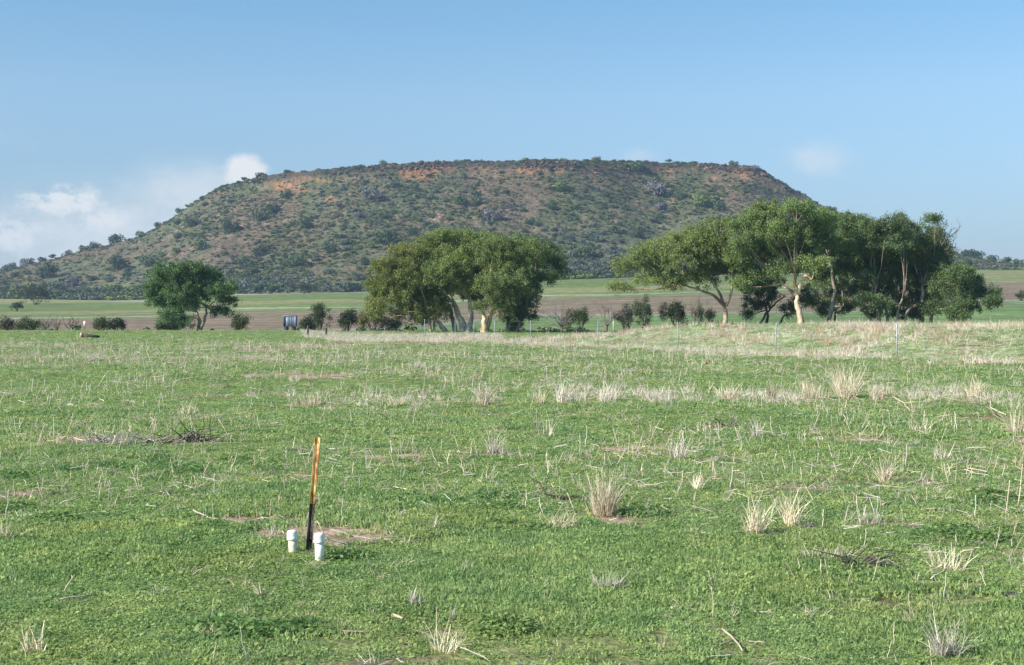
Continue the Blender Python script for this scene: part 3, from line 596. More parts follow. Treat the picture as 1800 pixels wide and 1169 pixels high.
for px, w, kind, label in [
    (461, 32, 'dark', 'dark flat-topped tree on the skyline in front of the bright cloud'),
    (430, 16, 'dark', 'small umbrella-shaped tree on the skyline below the bright cloud'),
    (420, 9, 'dark', 'tiny tree left of the umbrella-shaped one below the bright cloud'),
    (510, 24, 'dark', 'low dark tree on the skyline right of the bright cloud'),
    (535, 18, 'green', 'low bush on the skyline at the left shoulder of the mesa'),
    (588, 14, 'dark', 'small dark bush on the rim left of the orange rock band'),
    (675, 20, 'green', 'bush on the rim directly left of the orange rock band'),
    (690, 12, 'dark', 'tiny dark bush on the rim above the start of the orange rock band'),
    (763, 12, 'green', 'small bush on the rim above the orange rock band'),
    (862, 12, 'grey', 'small grey bush on the middle of the rim'),
    (900, 12, 'dark', 'small dark bush at the highest point of the rim'),
    (1048, 12, 'green', 'small green bush on the rim right of centre'),
    (1152, 15, 'dark', 'leftmost of four small trees on the right half of the rim'),
    (1175, 15, 'dark', 'second from left of four small trees on the right half of the rim'),
    (1189, 12, 'dark', 'third from left of four small trees on the right half of the rim'),
    (1199, 8, 'dark', 'rightmost of four small trees on the right half of the rim'),
    (1290, 22, 'green', 'low bush where the rim bends down on the right'),
    (1400, 16, 'dark', 'small bush on the skyline halfway down the right flank'),
    (1418, 14, 'dark', 'dark bush on the skyline just above the top of the right gum grove'),
    (1433, 13, 'green', 'green bush on the skyline touching the top of the right gum grove'),
    (206, 38, 'dark', 'largest tree on the left skyline, where the ridge steepens'),
    (170, 30, 'dark', 'dark tree on the left skyline next to the largest one'),
    (150, 26, 'green', 'green tree on the left skyline, second left of the largest'),
    (118, 28, 'grey', 'greyish tree on the falling left skyline'),
    (92, 18, 'dark', 'small dark tree on the falling left skyline'),
    (75, 22, 'dark', 'dark tree on the skyline left of a small gap'),
    (48, 30, 'grey', 'greyish tree near the left end of the skyline'),
    (18, 30, 'dark', 'dark tree at the very left end of the skyline'),
    (248, 24, 'green', 'green bush on the skyline right of the largest tree'),
    (280, 20, 'dark', 'dark bush on the steepening left skyline'),
    (318, 20, 'green', 'green bush on the steep left skyline'),
    (345, 16, 'grey', 'greyish bush on the steep left skyline near the shoulder'),
    (1700, 34, 'dark', 'dark tree on the low ridge at the right, next to the bare branches'),
    (1718, 34, 'dark', 'rounded dark tree on the low ridge at the right'),
    (1742, 30, 'green', 'green tree on the low ridge at the right'),
    (1765, 26, 'dark', 'dark tree near the right end of the low ridge'),
    (1790, 24, 'green', 'green tree at the right end of the low ridge'),
]:
    u = (px-900)/FPX; D = float(rimD(px)); x = u*D; k = w/FPX*D/2*1.1; z = hz(x, D-1)-.1*k
    low = w < 20 or px in (461, 510)
    t = empty('skyline_tree', (x, D-1, z-.3)); tag(t, label, 'tree' if 'tree' in label else 'shrub', 'small trees on the skyline of the hill')
    c = bpy.data.objects.new('crown', BM[kind][rs.randint(3)]); COL.objects.link(c); c.parent = t; c.scale = (k, k*.9, k*(.6 if low else .95)); c.location = (0, 0, k*(.5 if px in (430, 420, 1175, 1199, 92) else -.12)); c.rotation_euler = (0, 0, rs.uniform(0, 6))
    mb = MB(); tube(mb, [(0, 0, -.3), (.1*k, 0, .35*k), (.05, 0, k*.55)], [.07*k, .05*k, .03*k], 5, True, (.10, .08, .065)); mb.build('trunk', M['twig'], t)
# medium shrubs: countable but alike, they share a label
def alike_shrubs():
    rs = RS(33); n = 0
    for j in range(4000):
        if n >= 210: break
        if n < 165: px = rs.uniform(0, 1700); t = rs.beta(1.1, 1.6); D = rimD(px); F = footF(px); y = F+(D-F)*t
        else: px = rs.uniform(0, 1700); t = rs.uniform(.0, .06); D = rimD(px); F = footF(px); y = F+(D-F)*t
        x = (px-900)/FPX*y
        k = rs.uniform(1.7, 3.3) if n < 165 else rs.uniform(2.4, 3.8); n += 1
        kind = rs.choice(['green', 'grey', 'dark', 'olive', 'purple'], p=[.4, .2, .2, .1, .1])
        lab = {'green': 'mid-sized green', 'grey': 'mid-sized grey-green', 'dark': 'mid-sized dark', 'olive': 'mid-sized olive', 'purple': 'mid-sized mauve grey'}[kind]
        thing_mesh('shrub', BM[kind][rs.randint(3)], (x, y, hz(x, y)-.15), (k, k, k*.85), rs.uniform(0, 6.28), lab+(' shrub scattered on the open hillside' if t > .06 else ' bush in the thicket along the foot of the hill'),
                   'shrub', 'shrubs scattered over the hillside' if t > .06 else 'bushes along the foot of the hill')
alike_shrubs()

# ------------------------------------------------------------------ gum trees
def gum(label, y, trunks, puffs, seed, density=1.0, tint=(.115, .135, .045), bare_ends=(), group=None, rb=.22, leafL=.14, depth=1.0, base_dark=False, barkc=(.50, .44, .36)):
    """trunks: lists of (px, py) from the root up, at distance y; puffs: (px, py, rx, ry[, depth offset in m])"""
    rs = RS(seed); b0 = scr(*trunks[0][0], y); g = hz(b0[0], y); root = empty('gum_tree', (b0[0], y, g)); tag(root, label, 'tree', group); O = np.array((b0[0], y, g))
    P = []
    for pf in puffs:
        px, py, rx, ry = pf[:4]; c = scr(px, py, y); R = np.array((rx, 0, ry))/FPX*y; R[1] = (R[0]+R[2])/2*1.1
        off = pf[4] if len(pf) > 4 else rs.uniform(-1, 1)*1.6*depth
        P.append((c+np.array((0, off, 0)), R, c))
    # trunks
    tops = []
    for ti, path in enumerate(trunks):
        pts = np.array([scr(a, b, y) for a, b in path]); rooted = path[0][1] > 560; pts[0, 2] = g-.25 if rooted else pts[0, 2]; pts[:, 1] += (rs.uniform(-1, 1)*.8 if ti and rooted else 0)+(np.linspace(0, rs.uniform(-.6, .6), len(pts)) if ti else 0)
        t = np.linspace(0, 1, len(pts)*3); q = np.stack([np.interp(t, np.linspace(0, 1, len(pts)), pts[:, k]) for k in range(3)], 1); q[1:-1] += rs.normal(0, .035, q[1:-1].shape)
        r = rb*(1 if ti == 0 else (.72 if rooted else .55))*(1-.55*t); r[0] *= 1.35 if rooted else 1
        mb = MB(); cc = np.array(barkc)*rs.uniform(.85, 1.1); tube(mb, q-O, r, 9, True, cc, .09, rs); mb.build('trunk', M['bark'], root, True); tops.append((q, r))
    # limbs
    for c, R, cc0 in P:
        ends = c+np.array((0, 0, -R[2]*.1)); best = None
        for q, r in tops:
            for k in range(len(q)//2, len(q)):
                if q[k, 2] > c[2]+.3: continue
                dd = np.linalg.norm(q[k]-c)+(len(q)-1-k)*.12
                if best is None or dd < best[0]: best = (dd, q[k], r[k])
        if best is None: best = (0, tops[0][0][-1], tops[0][1][-1])
        s = best[1]; v = ends-s; d = np.linalg.norm(v)
        if d < .2: continue
        t = np.linspace(0, 1, 7)[:, None]; bend = np.array((rs.normal(0, .12), rs.normal(0, .12), -.14))*d
        q = s+v*t+bend*4*t*(1-t)*.5+rs.normal(0, .03, (7, 3))*np.sin(pi*t); rr = np.linspace(min(best[2]*.7, .03+.016*d), .015, 7)
        mb = MB(); tube(mb, q-O, rr, 6, True, np.array(barkc)*rs.uniform(.8, 1.1), .06, rs)
        for _ in range(7):       # twigs reaching into the foliage
            e = c+unit(rs.normal(0, 1, 3))*R*rs.uniform(.5, .95); s2 = q[rs.randint(4, 7)]; tube(mb, np.array([s2, (s2+e)/2+rs.normal(0, .06, 3), e])-O, [.022, .014, .006], 4, False, np.array(barkc)*.6)
        mb.build('limb', M['bark'], root, True)
    # crown: each puff is a dome of drooping sprays, each spray a cloud of leaves
    mb = MB(); tint = np.array(tint)*np.array([1.4, 1.75, 1.95])
    for c, R, _ in P:
        area = R[0]*R[2]*3.14*2.2; m = int(np.clip(area*6.4*density, 10, 110))
        d = unit(rs.normal(0, 1, (m, 3))); d[:, 2] = np.where((d[:, 2] < -.35) & (rs.rand(m) < .6), -d[:, 2], d[:, 2]); f = np.where(rs.rand(m, 1) < .14, rs.uniform(1.05, 1.22, (m, 1)), rs.uniform(.45, 1.06, (m, 1))); S = c+d*R*f
        pt = rs.uniform(.8, 1.15); yel = rs.uniform(0, 1)
        for s in S:
            k = rs.randint(48, 128); rc = rs.uniform(.2, .42); sr = np.array((rc, rc, rc*.8))
            C = s+rs.normal(0, .5, (k, 3))*sr; C[:, 2] -= abs(rs.normal(0, .12, k))
            D = unit(np.stack([rs.normal(0, .6, k), rs.normal(0, .6, k), -abs(rs.normal(.8, .5, k))], 1)); W = unit(np.cross(D, unit(rs.normal(0, 1, (k, 3)))))
            w = rs.rand(); col = lerp(tint, tint*np.array([1.35, 1.15, .85]), np.array([w*.6+yel*.4]))*pt*rs.uniform(.75, 1.3, (k, 1))*rs.uniform(.85, 1.15)
            leaf_quads(mb, C-O, D, W, rs.uniform(.7, 1.3, k)*leafL, rs.uniform(.7, 1.3, k)*leafL*.42, col)
    mb.build('crown', M['leaf'], root)
    # dead branches
    if bare_ends:
        for (sx, sy, ex, ey) in bare_ends:
            mb = MB(); twig_tree(mb, rs, scr(sx, sy, y)-O, scr(ex, ey, y)-O, .045, 4, (.17, .145, .13)); mb.build('dead_branch', M['twig'], root)
    return root
def twig_tree(mb, rs, a, b, r, lev, col):
    a = np.array(a, float); b = np.array(b, float); L = np.linalg.norm(b-a); mid = (a+b)/2+rs.normal(0, .06, 3)*L; q = np.array([a, (a+mid)/2+rs.normal(0, .02, 3)*L, mid, (b+mid)/2+rs.normal(0, .02, 3)*L, b])
    tube(mb, q, np.linspace(r, r*.45, 5), 4 if lev > 1 else 3, False, col)
    if lev > 0:
        for k in range(3 if lev > 2 else 4):
            s = q[rs.randint(1, 5)]; d = unit(unit(b-a)+rs.normal(0, .5, 3)+np.array([0, 0, .15])); twig_tree(mb, rs, s, s+d*L*rs.uniform(.35, .6), r*.5, lev-1, col)

gum('lone round gum tree with dense dark green crown, standing by itself at the left', 126,
    [[(350, 583), (350, 565), (346, 548)], [(352, 583), (362, 562), (366, 540)]],
    [(275, 503, 25, 20), (300, 482, 28, 20), (335, 476, 32, 17), (366, 488, 26, 19), (396, 506, 20, 14), (288, 530, 36, 20), (330, 515, 36, 24), (372, 520, 26, 18), (270, 520, 18, 16),
     (320, 500, 40, 22, 2), (405, 528, 14, 8), (305, 556, 20, 16), (330, 562, 16, 10), (385, 545, 18, 9), (345, 535, 20, 10, -1.5)], 51, 1.05, (.075, .115, .045), rb=.24, leafL=.16, barkc=(.30, .26, .21))
GC = 'gum trees of the central clump'
gum('leftmost gum of the central clump, with olive foliage reaching low towards the left', 118,
    [[(757, 588), (756, 565), (748, 545)], [(762, 588), (763, 560), (770, 540)]],
    [(664, 502, 24, 22), (684, 474, 30, 24), (716, 450, 32, 26), (700, 510, 34, 24), (732, 490, 38, 28), (742, 535, 36, 20), (668, 540, 26, 18), (650, 550, 18, 12), (710, 545, 22, 14), (705, 480, 36, 26, 2.2), (770, 550, 20, 14), (735, 562, 14, 10)],
    52, 1, (.125, .13, .042), group=GC, rb=.16)
gum('main gum of the central clump with a broad white trunk splitting low', 119,
    [[(817, 588), (812, 568), (803, 548), (798, 530)], [(822, 588), (830, 560), (826, 525), (820, 505)], [(790, 586), (775, 572), (765, 562)], [(802, 587), (795, 560), (790, 540)]],
    [(752, 432, 36, 22), (775, 418, 32, 15), (812, 420, 36, 17), (770, 462, 42, 28), (810, 448, 40, 24), (842, 430, 36, 20), (785, 498, 40, 26), (825, 480, 36, 28, 2), (745, 470, 30, 24), (800, 470, 40, 26, -2.5), (760, 520, 30, 18), (835, 515, 20, 18, 1.5), (840, 460, 36, 26, 2.5), (820, 500, 26, 18, -2), (780, 480, 34, 22, -3), (850, 425, 34, 18, .5), (862, 448, 34, 24, -1), (772, 540, 26, 14), (740, 555, 20, 10), (700, 478, 36, 24, -1), (716, 530, 30, 16, -1), (672, 520, 28, 18)],
    53, 1, (.115, .135, .042), group=GC, rb=.36, barkc=(.85, .82, .77))  # pale bark, lightened further to stand in for sun blocked by foliage
gum('gum of the central clump with a short thick sunlit cream trunk', 116,
    [[(851, 590), (851, 568), (850, 551)], [(853, 572), (862, 555), (869, 542)]],
    [(868, 430, 34, 17), (902, 428, 36, 16), (870, 462, 36, 26, 2), (905, 462, 36, 26), (880, 498, 36, 26, 1.5), (868, 534, 24, 13), (888, 528, 22, 14), (910, 500, 30, 26), (862, 500, 30, 22, -2), (900, 490, 30, 22, -2), (842, 538, 16, 9, -1), (885, 545, 20, 12, -1), (930, 445, 32, 22, -1), (900, 515, 26, 18, -1.5), (880, 445, 34, 24, -2)],
    54, 1, (.11, .13, .045), group=GC, rb=.33, barkc=(.74, .62, .43))
gum('rightmost gum of the central clump with dark foliage hanging to the ground', 120,
    [[(893, 587), (893, 560), (890, 540)], [(905, 586), (925, 540), (940, 500), (942, 462)]],
    [(942, 436, 32, 20), (966, 455, 26, 22), (984, 470, 13, 18), (935, 468, 30, 24, 2), (962, 488, 24, 14), (925, 498, 30, 24, 2.), (922, 528, 24, 22, 1), (904, 552, 24, 24), (925, 556, 17, 16), (905, 575, 16, 12), (900, 530, 26, 22, 2)],
    55, 1, (.085, .115, .045), group=GC, rb=.17, barkc=(.52, .47, .40))
GR = 'gum trees of the right grove'
gum('wide spreading gum at the left end of the right grove, its limbs arching far left', 108,
    [[(1274, 574), (1275, 550), (1273, 533)], [(1275, 540), (1255, 520), (1225, 508), (1195, 500)], [(1277, 538), (1284, 515), (1288, 485)], [(1273, 536), (1262, 512), (1250, 490)]],
    [(1098, 466, 22, 17), (1126, 452, 28, 20), (1160, 440, 32, 22), (1196, 428, 34, 22), (1232, 412, 34, 22), (1150, 470, 36, 18), (1195, 462, 40, 24), (1240, 446, 40, 26), (1278, 430, 36, 28), (1168, 492, 34, 14),
     (1212, 490, 34, 16), (1262, 476, 32, 20, 1), (1298, 462, 28, 24, 1), (1080, 504, 16, 8), (1104, 504, 14, 7), (1125, 490, 20, 9), (1268, 398, 30, 18), (1250, 425, 36, 24, -1), (1215, 440, 36, 20, -1), (1300, 440, 34, 26, 1), (1310, 475, 26, 16, 1)],
    56, 1, (.125, .14, .048), group=GR, rb=.24, barkc=(.48, .42, .34))
gum('slender dark gum with bent leaning trunks between the spreading gum and the pale-trunked one', 112,
    [[(1345, 574), (1350, 555), (1345, 535)], [(1323, 574), (1345, 552), (1362, 535), (1378, 520)], [(1358, 574), (1375, 556), (1398, 545)]],
    [(1322, 508, 24, 16), (1348, 520, 22, 16), (1335, 535, 18, 12), (1315, 530, 13, 12), (1362, 500, 20, 14), (1385, 540, 18, 14), (1320, 550, 12, 9), (1340, 495, 26, 14)],
    57, .8, (.06, .08, .036), group=GR, rb=.15, barkc=(.26, .22, .18))
gum('tall gum with pale pinkish forked trunk and the highest crown of the right grove', 105,
    [[(1410, 571), (1404, 545), (1400, 516)], [(1400, 518), (1382, 506), (1370, 488)], [(1402, 518), (1406, 498), (1416, 484), (1424, 492)], [(1401, 516), (1396, 495), (1394, 470)]],
    [(1302, 398, 26, 20), (1328, 384, 28, 20), (1358, 372, 34, 19), (1394, 372, 34, 18), (1430, 380, 30, 20), (1310, 425, 32, 26), (1352, 410, 36, 28), (1395, 408, 36, 28), (1335, 450, 36, 26), (1375, 446, 36, 26),
     (1328, 478, 24, 15), (1360, 474, 30, 16), (1418, 440, 30, 26, 1), (1425, 462, 28, 14), (1440, 410, 30, 24, 2), (1405, 470, 20, 10), (1310, 500, 22, 14, 1), (1455, 388, 28, 18, 1), (1300, 450, 30, 22, 1)],
    58, 1, (.115, .14, .05), group=GR, rb=.29, barkc=(.70, .56, .42))
gum('gum with a thin curved grey trunk directly right of the pale forked one', 110,
    [[(1450, 571), (1462, 545), (1468, 510), (1462, 470), (1454, 442)], [(1464, 571), (1474, 550), (1488, 538)]],
    [(1462, 386, 28, 17), (1492, 392, 30, 18), (1460, 412, 32, 24), (1500, 418, 34, 26), (1480, 442, 32, 26, 2), (1515, 450, 30, 26, 2), (1448, 495, 26, 22, 2), (1490, 478, 30, 24, 2.5), (1480, 530, 22, 16, 2), (1440, 530, 20, 13, 2), (1505, 395, 26, 14), (1478, 400, 30, 18, 3), (1460, 438, 26, 17, -3), (1478, 470, 22, 14, -1), (1505, 430, 34, 26, 4), (1500, 510, 26, 20, 4), (1440, 470, 26, 20, 1.5), (1500, 540, 22, 14, 3), (1425, 515, 16, 14, 3), (1465, 545, 16, 10, 3)],
    59, 1, (.085, .11, .042), group=GR, rb=.19, barkc=(.44, .43, .40))
gum('many-stemmed dark gum in the middle of the right grove, stems fanning out from the ground', 107,
    [[(1545, 567), (1543, 545), (1536, 522)], [(1560, 567), (1556, 545), (1545, 525)], [(1566, 566), (1573, 545), (1580, 525)], [(1578, 567), (1592, 550), (1606, 535)], [(1550, 567), (1525, 552), (1510, 545)]],
    [(1524, 400, 26, 14), (1552, 396, 28, 14), (1582, 398, 26, 15), (1584, 381, 10, 10), (1535, 425, 34, 22), (1575, 425, 34, 24), (1550, 455, 34, 26, 2), (1595, 450, 32, 26, 2), (1520, 485, 18, 14), (1555, 490, 34, 24, 1.5), (1590, 492, 30, 26, 2), (1515, 530, 22, 16), (1545, 535, 18, 12), (1570, 520, 26, 20, 2), (1525, 508, 20, 14, 2), (1545, 470, 40, 30, 4), (1585, 470, 40, 30, 4), (1595, 415, 26, 18, 3), (1560, 545, 18, 10, 3), (1540, 550, 14, 8, 2), (1600, 548, 18, 11, 3)],
    60, 1, (.075, .10, .042), group=GR, rb=.2, barkc=(.34, .30, .26))
gum('gum near the right end of the grove with bare dead branches rising from its top', 109,
    [[(1621, 566), (1621, 545), (1622, 520), (1622, 500)], [(1632, 566), (1640, 540), (1652, 515)]],
    [(1610, 400, 20, 12), (1634, 388, 20, 12), (1650, 400, 14, 10), (1608, 428, 28, 20), (1640, 428, 28, 22), (1625, 458, 30, 24, 1), (1655, 455, 20, 20, 1), (1645, 485, 22, 22), (1612, 500, 24, 20, 2), (1640, 520, 26, 20, 1.5), (1600, 530, 24, 16, 1), (1655, 418, 20, 14), (1660, 440, 22, 18, 1), (1625, 550, 18, 10, 2), (1625, 440, 34, 26, 4), (1650, 490, 30, 26, 4), (1655, 535, 24, 16, 2), (1665, 475, 26, 22, 2)],
    61, 1, (.085, .11, .045), bare_ends=[(1652, 480, 1672, 425), (1650, 440, 1664, 408), (1662, 470, 1682, 445), (1655, 430, 1684, 405), (1660, 500, 1690, 475)], group=GR, rb=.22, barkc=(.46, .40, .33))
gum('low bushy gum at the right end of the grove with foliage sweeping down', 106,
    [[(1672, 566), (1675, 545), (1685, 525)], [(1682, 566), (1700, 540), (1712, 525)]],
    [(1672, 482, 20, 18), (1695, 480, 22, 17), (1715, 496, 24, 18), (1690, 508, 28, 22), (1725, 516, 22, 16), (1742, 516, 13, 13), (1665, 515, 18, 18), (1685, 535, 22, 14), (1672, 552, 18, 12), (1688, 555, 10, 8), (1660, 500, 26, 22, 1), (1662, 465, 20, 16, 2), (1705, 540, 20, 13), (1728, 532, 20, 12), (1650, 540, 20, 16, 2)],
    62, 1.05, (.07, .095, .04), group=GR, rb=.15, barkc=(.30, .26, .22))

# ------------------------------------------------------------------ bushes along the creek line
def creek_bush(px, py, w, h, kind, label, Y=None, stems=True):
    y = Y or 135; x = (px-900)/FPX*y; z = CAMH+(HOR-py)/FPX*y; g = hz(x, y); z0 = min(z, g) if abs(z-g) < .9 else g
    rs = RS(int(px*3+py)); mb = MB(); W = w/FPX*y/2; H = max((CAMH+(HOR-(py-h))/FPX*y)-g, .8)
    root = empty('bush', (x, y, g)); tag(root, label, 'bush', 'bushes along the creek behind the paddock')
    cols = {'green': (.075, .11, .04), 'dark': (.045, .065, .03), 'olive': (.13, .14, .045), 'grey': (.12, .13, .085)}[kind]
    m = int(12+W*H*10)
    for _ in range(m):
        d = unit(rs.normal(0, 1, 3)); d[2] = abs(d[2]) if rs.rand() < .75 else d[2]; d = d*(1+.28*math.sin(3*math.atan2(d[1], d[0])+px)+.2*math.sin(5*d[0]+py*3)); s = np.array((d[0]*W*.82, d[1]*W*.8, H*.52+d[2]*H*.40))*np.array([1, 1, 1])*rs.uniform(.75, 1.0)
        k = 75; C = s+rs.normal(0, .17, (k, 3)); C[:, 2] = np.maximum(C[:, 2], .03); D = unit(rs.normal(0, 1, (k, 3))); Wd = unit(np.cross(D, unit(rs.normal(0, 1, (k, 3)))))
        leaf_quads(mb, C, D, Wd, rs.uniform(.09, .2, k), rs.uniform(.05, .1, k), np.array(cols)*rs.uniform(.75, 1.25)*rs.uniform(.75, 1.25, (k, 1)))
    mb.build('foliage', M['leaf'], root); sb = MB()
    for k in range(6):
        a = rs.uniform(0, 6.28); e = np.array((math.cos(a)*W*.6, math.sin(a)*W*.6, H*.75)); tube(sb, [(rs.normal(0, .1), rs.normal(0, .1), -.2), e*.45+np.array([0, 0, .1]), e], [.06, .045, .015], 5, False, (.14, .115, .09))
    sb.build('stem', M['twig'], root)
for a in [(52, 583, 58, 24, 'green', 'rounded green bush at the far left of the creek line'), (12, 583, 30, 26, 'grey', 'pale greyish bush cut by the left edge of the picture'),
          (178, 583, 36, 24, 'green', 'green bush just right of the white marker post'), (205, 583, 36, 25, 'dark', 'dark green bush right of the white marker, touching its neighbour'),
          (290, 583, 40, 18, 'green', 'low green bush under the left side of the lone gum'), (312, 583, 34, 26, 'dark', 'dark bush tucked against the lone gum, left of its trunk'), (418, 579, 44, 28, 'green', 'green bush right of the lone gum beside the thin white post'),
          (562, 577, 34, 46, 'green', 'upright green bush behind the gate posts', 140), (548, 577, 30, 24, 'dark', 'low dark bush directly right of the blue tank', 142), (540, 575, 26, 18, 'green', 'small bush behind the blue tank', 150), (612, 578, 44, 34, 'dark', 'dark bush on a short stem between gate and central clump', 138),
          (655, 580, 60, 40, 'olive', 'yellowish olive bush under the left edge of the central clump', 136), (690, 580, 40, 26, 'dark', 'dark low bush beneath the left crown of the central clump', 138),
          (1022, 570, 34, 34, 'green', 'green bush right of the mauve bare bush', 150), (1000, 572, 30, 28, 'olive', 'olive bush behind the mauve bare bush', 155), (1098, 568, 42, 32, 'grey', 'grey-green leaning bush in the gap between the groves', 150),
          (1130, 564, 46, 42, 'green', 'largest green bush in the gap between the two groves', 152), (1187, 574, 50, 48, 'dark', 'dense dark ball-shaped bush left of the spreading gum', 118),
          (1246, 556, 16, 14, 'dark', 'small round bush behind the spreading gum', 170), (1230, 553, 16, 16, 'green', 'small green bush on the edge of the ploughed field', 175), (1795, 528, 18, 16, 'green', 'green bush in the brown field at the right edge', 260),
          (62, 536, 62, 36, 'dark', 'broad dark bush alone at the foot of the hill at far left', 420), (30, 545, 26, 14, 'dark', 'small dark bush in the green field at far left', 330), (535, 522, 30, 26, 'dark', 'small tree-like bush at the near edge of the hill thicket', 490)]:
    creek_bush(*a)
def creek_growth():
    rs = RS(77); n = 420; px = rs.uniform(-80, 1330, n); y = rs.uniform(127, 152, n); x = (px-900)/FPX*y; keep = (fbm(px*.012, y*0, 2)+rs.normal(0, .1, n)) > .47; keep &= ~((px > 430) & (px < 500)); x, y = x[keep], y[keep]; n = len(x)
    s = rs.gamma(2.2, .13, n)+.12; s = np.minimum(s, .8)
    scatter('creek_undergrowth', SCRUB, np.stack([x, y, height(x, y)-.02], 1), np.stack([0*x, 0*x, rs.uniform(0, 6.28, n)], 1), np.stack([s*1.3, s, s*rs.uniform(.7, 1.3, n)], 1), rs.choice([0, 1, 3, 4, 4], n), 'scrub', 'ragged low undergrowth along the creek between the bushes')
creek_growth()
def bare_bush(px, py, w, h, label, Y, col=(.20, .175, .19), n=7, lean=0):
    x = (px-900)/FPX*Y; g = hz(x, Y); rs = RS(int(px)); root = empty('bare_bush', (x, Y, g)); tag(root, label, 'bush', 'leafless bushes along the creek behind the paddock'); H = (CAMH+(HOR-(py-h))/FPX*Y)-g; W = w/FPX*Y/2
    mb = MB(); tube(mb, [(0, 0, -.2), (.05, 0, H*.2)], [.11, .08], 6, False, (.12, .10, .09)); mb.build('stem', M['twig'], root); tw = MB()
    for k in range(n):
        a = (k+.5)/n*2-1; e = np.array((a*W+lean, rs.normal(0, W*.45), H*(1.0-.35*a*a)*rs.uniform(.85, 1))); twig_tree(tw, rs, (0, 0, H*.12), e*.7, .045, 4, np.array(col)*rs.uniform(.8, 1.15))
    tw.build('twigs', M['twig'], root)
bare_bush(988, 577, 78, 48, 'mauve leafless bush fanning out right of the central clump', 130, (.24, .21, .235), 9, -.5)
bare_bush(1066, 577, 62, 52, 'leafless greyish small tree in the gap between the two groves', 128, (.26, .23, .22), 6)
bare_bush(126, 583, 36, 30, 'leafless dark bush left of the white marker post', 132, (.13, .115, .10), 6)
bare_bush(100, 583, 22, 30, 'thin twiggy bush between the green bushes at far left', 134, (.15, .14, .11), 5)
bare_bush(82, 583, 24, 34, 'twiggy greyish bush behind the rounded green bush at far left', 136, (.17, .16, .14), 5)
bare_bush(1225, 574, 44, 60, 'leafless dark branches left of the spreading gum trunk', 122, (.12, .10, .09), 5)
bare_bush(1105, 572, 20, 40, 'thin bare sapling under the arching tips of the spreading gum', 125, (.14, .12, .10), 3)

# ------------------------------------------------------------------ fences, gate posts, tank, marker, log
M['steel'] = mat('galvanised_steel', rough=.45, attr=False, col=(.50, .56, .62), metal=.0, spec=.5, noises=((3, (.8, .8, .8), (1.1, 1.1, 1.1), (.3, .7)),))
M['wire'] = mat('fence_wire', rough=.5, attr=False, col=(.35, .35, .35), metal=.6)
M['white'] = mat('white_paint', rough=.6, attr=False, col=(.82, .82, .80), noises=((8, (.9, .89, .86), (1.02, 1.02, 1.02), (.3, .7)),))
M['wood'] = mat('old_fence_wood', rough=.9, attr=False, col=(.085, .07, .05), noises=(((6, 6, 1), (.6, .6, .6), (1.5, 1.4, 1.3), (.3, .7)),))
def wire_fence():
    root = empty('wire_fence', (F0[0], F0[1], hz(*F0))); tag(root, 'wire fence on thin galvanised posts running along the foot of the pale bank', 'fence'); O = np.array(root.location); tops = []
    first = None
    for i in range(-2, 7):
        p = F0+FD*i; z = hz(*p); 
        if first is None:
            mb = MB()      # Y-section steel post
            for a in (90, 210, 330):
                r = radians(a); d = np.array((math.cos(r), math.sin(r))); nn = np.array((-d[1], d[0]))*.006
                v = [(*(nn), 0), (*(-nn), 0), (*(d*.022-nn), 0), (*(d*.022+nn), 0)]; v = np.array(v+[(a_, b_, 1.32) for a_, b_, _ in v]); v[:, 2] -= .05
                mb.add(v, [(0, 1, 2, 3), (7, 6, 5, 4), (0, 4, 5, 1), (1, 5, 6, 2), (2, 6, 7, 3), (3, 7, 4, 0)])
            first = mb.build('post', M['steel'], root); o = first
        else: o = first.copy(); COL.objects.link(o); o.parent = root
        o.location = np.array((p[0], p[1], z))-O; o.rotation_euler = (0, radians([1, -1.5, .5, 2, -1, .8, -.5, 1, -1][i+2]), .5); tops.append(np.array((p[0], p[1], z)))
    for h in (.35, .65, .95, 1.2):
        mb = MB(); pts = np.array([(t+np.array((0, 0, h)))-O for t in tops]); tube(mb, pts, [.0016]*len(pts), 4, False); mb.build('wire', M['wire'], root)
wire_fence()
def paddock_fence():
    pts = [(869, 598, 22), (800, 590, 20), (742, 584, 20), (690, 583, 18), (624, 580, 16)]
    root = empty('paddock_fence', hit(869, 598)); tag(root, 'low wire fence with thin posts crossing in front of the central gum clump', 'fence'); O = np.array(root.location); T = []
    for px, py, h in pts:
        p = hit(px, py); H = 1.15; mb = MB(); tube(mb, [(0, 0, -.1), (0, 0, H)], [.011, .011], 6, True); mb.build('post', M['steel'], root, loc=p-O); T.append(p-O)
    for h in (.5, 1.05): mb = MB(); tube(mb, np.array(T)+np.array((0, 0, h)), [.0016]*len(T), 4, False); mb.build('wire', M['wire'], root)
paddock_fence()
def gate_posts():
    for (px, py, h, lab) in ((541, 592, 20, 'left dark wooden gate post in the dry grass'), (573, 593, 17, 'right dark wooden gate post in the dry grass, slightly lower')):
        p = hit(px, py); H = h/FPX*p[1]; mb = MB(); rs = RS(px); tube(mb, [(0, 0, -.2), (.01, 0, H*.5), (.02, 0, H-.02), (.02, 0, H)], [.075, .07, .068, .05], 8, True, None, .08, rs)
        o = mb.build('gate_post', M['wood'], loc=p); tag(o, lab, 'post', 'dark wooden gate posts')
gate_posts()
